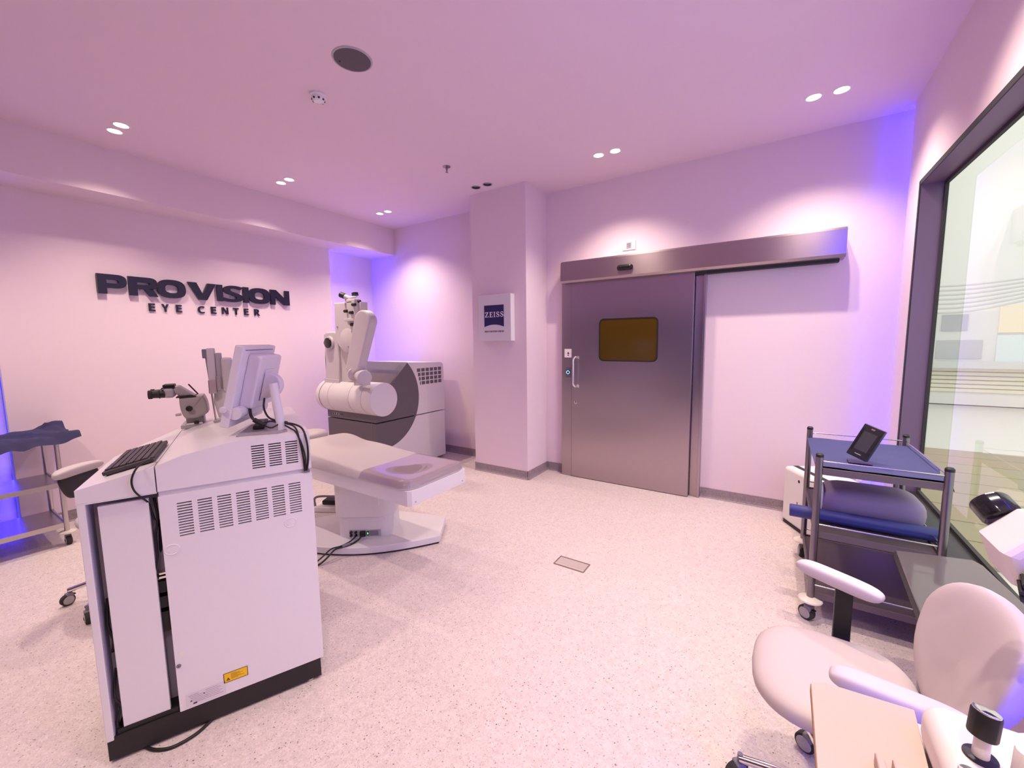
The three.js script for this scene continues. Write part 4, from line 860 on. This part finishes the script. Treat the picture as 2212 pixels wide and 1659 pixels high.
// ================= OFFICE CHAIR =================
{
  const t = thing('office_chair', 'grey upholstered office chair with armrests in front of the dark table', 'chair', [2.44, 0, 2.72], 0);
  fiveStar(t, 0.27, 0.12, M.chrome, Math.PI + 0.08, 0.85);
  obj('gas_column', [rod([0, 0.1, 0], [0, 0.3, 0], 0.03, 0.028, 20), rod([0, 0.3, 0], [0, 0.44, 0], 0.016, 0.016, 16)], M.steelPlain, t);
  obj('mechanism', [bb(-0.10, 0.12, 0.415, 0.455, -0.08, 0.08, 0.01), rod([-0.06, 0.43, -0.05], [-0.14, 0.40, -0.16], 0.012)], M.black, t);
  const sm = mat([0.55, 0.47, 0.475], 0.55);
  obj('seat', pad(0.205, 0.215, 0.085, 3.5, (x, y, z) => [x - (x < 0 ? 0.03 * Math.pow(Math.abs(z) / 0.215, 2) * -1 : 0), y + 0.35 * z * z * 0.6, z * (1 - 0.10 * (x + 0.2))]).translate(-0.045, 0.478, 0), sm, t);
  const br = new THREE.Matrix4().makeTranslation(0.235, 0.655, 0.01).multiply(new THREE.Matrix4().makeRotationZ(-0.30));
  const back = pad(0.19, 0.235, 0.075, 2.6, (x, y, z) => [x, y + 0.9 * z * z, z * (1 - 0.5 * Math.pow(Math.max(0, 0.05 - x) / 0.24, 1.3))]).rotateZ(Math.PI / 2);
  obj('backrest', back.applyMatrix4(br), sm, t);
  obj('back_bar', tube([[0.06, 0.43, 0], [0.20, 0.43, 0], [0.255, 0.48, 0], [0.275, 0.62, 0]], 0.02, 30, 12), M.black, t);
  for (const s of [-1, 1]) {
    const z = 0.258 * s;
    const ap = obj('armrest_pad', pad(0.125, 0.031, 0.045, 4).rotateY(s < 0 ? -0.52 : -0.14).translate(s < 0 ? -0.02 : 0.04, 0.682, z), mat([0.62, 0.55, 0.60], 0.5), t);
    obj('armrest_post', bb(-0.024, 0.024, 0.44, 0.672, z - 0.011, z + 0.011, 0.004), M.black, t);
    obj('armrest_foot', bb(-0.02, 0.02, 0.425, 0.447, Math.min(0, z), Math.max(0, z), 0.004), M.black, t);
  }
}
{ // dark glossy table behind the chair
  const t = thing('dark_table', 'black glossy topped table with clipped corner against the window wall', 'table', [2.78, 0, 2.2]);
  const out = [[-0.127, -0.229], [0.112, -0.283], [0.129, -0.247], [0.146, 0], [0.146, 0.26], [-0.155, 0.26]];
  obj('table_top', extY(out.map(p => [p[0] * 0.975, p[1] * 0.985]), 0.612, 0.632, 0.003), mat([0.11, 0.095, 0.10], 0.07), t);
  obj('edge_band', extY(out, 0.600, 0.624), M.black, t);
  obj('post', rod([-0.11, 0.05, 0.22], [-0.13, 0.60, 0.22], 0.014), M.steelDark, t);
  obj('apron', bb(-0.105, 0.12, 0.57, 0.60, -0.19, 0.22), M.dark, t);
  obj('post', rod([0.10, 0.05, -0.22], [0.10, 0.60, -0.22], 0.014), M.steelDark, t);
  obj('post', rod([0.12, 0.05, 0.23], [0.12, 0.60, 0.23], 0.014), M.steelDark, t);
  obj('foot', bb(-0.12, 0.13, 0, 0.05, -0.24, -0.19, 0.008), M.black, t);
  obj('foot', bb(-0.12, 0.13, 0, 0.05, 0.20, 0.25, 0.008), M.black, t);
}
{
  const o = tag(obj('paper_slip', extY([[2.60, 2.20], [2.66, 2.235], [2.655, 2.30], [2.605, 2.25]].map(p => [p[0] - 2.63, p[1] - 2.25]), 0, 0.002), mat([0.55, 0.55, 0.75], 0.7)), 'small pale paper slip on the floor under the dark table', 'paper'); o.position.set(2.62, 0.0, 2.0);
}
// ================= SLIT LAMP AND ITS TABLE IN THE NEAR CORNER =================
{
  const t = thing('slit_lamp_table', 'white topped instrument table in the near corner', 'table', [2.58, 0, 3.5]);
  obj('table_top', extY([[-0.265, -0.36], [0.26, -0.36], [0.26, 0.36], [-0.265, 0.36]], 0.735, 0.762, 0.004), M.white, t);
  obj('column', rod([0.1, 0.06, 0.05], [0.1, 0.735, 0.05], 0.035), M.machine, t);
  obj('foot', [bb(-0.2, 0.24, 0, 0.06, -0.2, -0.12, 0.02), bb(-0.2, 0.24, 0, 0.06, 0.22, 0.30, 0.02), bb(0.05, 0.15, 0, 0.06, -0.16, 0.26, 0.02)], M.machine, t);
}
{
  const t = thing('wood_board', 'beige board with brown edge lying on the instrument table', 'board', [2.38, 0.762, 3.36], -0.03);
  const out = [[-0.082, -0.195], [-0.06, -0.212], [0.082, -0.228], [0.062, 0.24], [-0.074, 0.24]];
  obj('core', extY(out, 0, 0.017), M.brownEdge, t);
  obj('face', extY(out.map(p => [p[0] * 0.985, p[1] * 0.993]), 0.017, 0.020), M.beige, t);
}
for (const [w, x, h] of [['narrow', 2.389, 0.012], ['wide', 2.425, 0.04]]) {
  const o = tag(obj('plastic_clip', extY([[-h / 2, -0.02], [h / 2, -0.012], [h / 2, 0.045], [-h / 2, 0.04]], 0, 0.022, 0.003), M.beige), w + ' beige plastic clip lying on the beige board', 'clip'); o.position.set(x, 0.782, 3.328);
}
{
  const t = thing('slit_lamp', 'white slit lamp with black knobs and eyepiece beside the window', 'slit lamp', [2.6, 0.762, 3.36]);
  const w = mat([0.82, 0.76, 0.74], 0.4);
  obj('cross_slide_base', bb(-0.138, 0.20, 0, 0.085, -0.185, 0.26, 0.03), w, t);
  obj('base_slope', ext(poly([[-0.115, 0.01], [0.2, 0.01], [0.2, 0.12], [0.02, 0.12], [-0.04, 0.085]]), 0.16, 0.01, 3).translate(0, 0, -0.16), w, t);
  const j = obj('joystick_seat', [knob([-0.092, 0.084, -0.074], [-0.092, 0.089, -0.074], 0.020, 0.002)], M.navy, t);
  obj('joystick_neck', rod([-0.092, 0.088, -0.074], [-0.091, 0.14, -0.074], 0.010, 0.009, 20), w, t);
  const k = obj('joystick_knob', knob([-0.094, 0.124, -0.070], [-0.090, 0.163, -0.075], 0.0175, 0.003, 36), M.black, t);
  obj('knob_top', knob([-0.0902, 0.1625, -0.0749], [-0.0899, 0.1645, -0.0752], 0.0160, 0.0008, 36), M.chrome, k);
  obj('lock_screw', knob([-0.122, 0.080, -0.010], [-0.121, 0.104, -0.011], 0.0125, 0.002), M.steelPlain, t);
  obj('side_block', bb(-0.086, 0.02, 0.08, 0.115, -0.034, 0.06, 0.012), w, t);
  obj('side_knob', knob([-0.066, 0.112, -0.018], [-0.064, 0.160, -0.020], 0.015, 0.004), w, t);
  obj('column', rod([0.15, 0.08, -0.1], [0.15, 0.46, -0.1], 0.022, 0.022, 24), M.steelPlain, t);
  const ar = obj('head_arm', [bb(0.07, 0.19, 0.30, 0.36, -0.32, -0.06, 0.02)], w, t);
  // microscope head, seen from the side at the picture edge
  const hd = obj('head', [ext(poly([[-0.03, 0.28], [0.14, 0.25], [0.16, 0.36], [0.08, 0.42], [0.0, 0.40], [-0.05, 0.34]]), 0.13, 0.018, 3).translate(0.037, -0.012, -0.44)], w, t);
  obj('eyecup', knob([0.03, 0.355, -0.45], [0.012, 0.382, -0.485], 0.034, 0.008), M.blackGloss, hd);
  obj('focus_ring', (() => { const L = []; L.push(knob([0.055, 0.285, -0.33], [0.045, 0.275, -0.275], 0.040, 0.006)); for (let i = 0; i < 18; i++) { const a = i * Math.PI / 9; L.push(rod([0.055 + 0.041 * Math.cos(a), 0.285 + 0.041 * Math.sin(a), -0.325], [0.045 + 0.041 * Math.cos(a), 0.275 + 0.041 * Math.sin(a), -0.28], 0.004, 0.004, 6)); } return L; })(), M.rubber, hd);
}
// ================= OUTSIDE THE WINDOW =================
{
  const pv = mat([0.62, 0.60, 0.56], 0.8);
  const gd = struct('ground_outside', bb(3.14, 24, -0.2, -0.02, -24, 12), pv);
  gd.userData.label = 'pale street paving outside the window';
  const dk = thing('timber_deck', 'brown timber decking outside below the window', 'deck', [3.5, -0.02, -1.2]);
  for (let i = 0; i < 9; i++) obj('plank', bb(-0.3, 1.4, 0, 0.03, -2.2 + i * 0.42, -2.2 + i * 0.42 + 0.405, 0.004), mat([0.36 + 0.05 * rnd(), 0.29 + 0.03 * rnd(), 0.20], 0.7), dk);
  const b = thing('shop_building', 'pale street building with shutters seen through the window', 'building', [6.2, 0, -8.6]);
  obj('wall', bb(-3.2, 5, 0, 7, -0.4, 0), mat([0.8, 0.79, 0.75], 0.9), b);
  obj('shop_front', bb(-1.3, -0.15, 0.95, 2.0, 0, 0.03), mat([0.72, 0.72, 0.70], 0.5), b);
  obj('sign_panel', bb(-0.15, 0.55, 1.55, 2.1, 0, 0.05), mat([0.82, 0.74, 0.55], 0.7), b);
  obj('blue_panel', bb(-0.15, 0.55, 0.85, 1.5, 0, 0.05), mat([0.66, 0.76, 0.76], 0.6), b);
  obj('window', bb(-1.0, -0.6, 1.6, 1.95, 0.03, 0.05), mat([0.45, 0.47, 0.48], 0.4), b);
  obj('window', bb(-1.05, -0.35, 1.0, 1.4, 0.03, 0.05), mat([0.5, 0.52, 0.52], 0.4), b);
  for (let i = 0; i < 6; i++) obj('shutter_slat', bb(-1.3, 0.35, 0.28 + i * 0.09, 0.355 + i * 0.09, 0, 0.06, 0.012), mat([0.82, 0.78, 0.62], 0.7), b);
  obj('canopy', bb(-1.4, 0.8, 0.82, 0.95, 0, 0.5), mat([0.6, 0.62, 0.6], 0.7), b);
  const w = thing('overhead_cables', 'bundle of overhead street cables outside the window', 'cables', [5.6, 2.5, -7.2]);
  for (let i = 0; i < 7; i++) obj('cable', tube([[-2.2, 0.1 - i * 0.07, 0], [-0.6, -0.05 - i * 0.085, 0], [0.7, 0.06 - i * 0.06, 0], [2.5, 0.3 - i * 0.06, 0]], 0.02, 20, 6), mat([0.6, 0.6, 0.58], 0.7), w);
  const p = thing('utility_pole', 'pale utility pole on the street outside', 'pole', [6.45, 0, -7.3]);
  obj('shaft', rod([0, -0.02, 0], [0, 6, 0], 0.06, 0.05, 12), mat([0.7, 0.7, 0.66], 0.8), p);
}
renderer.render(scene, camera);
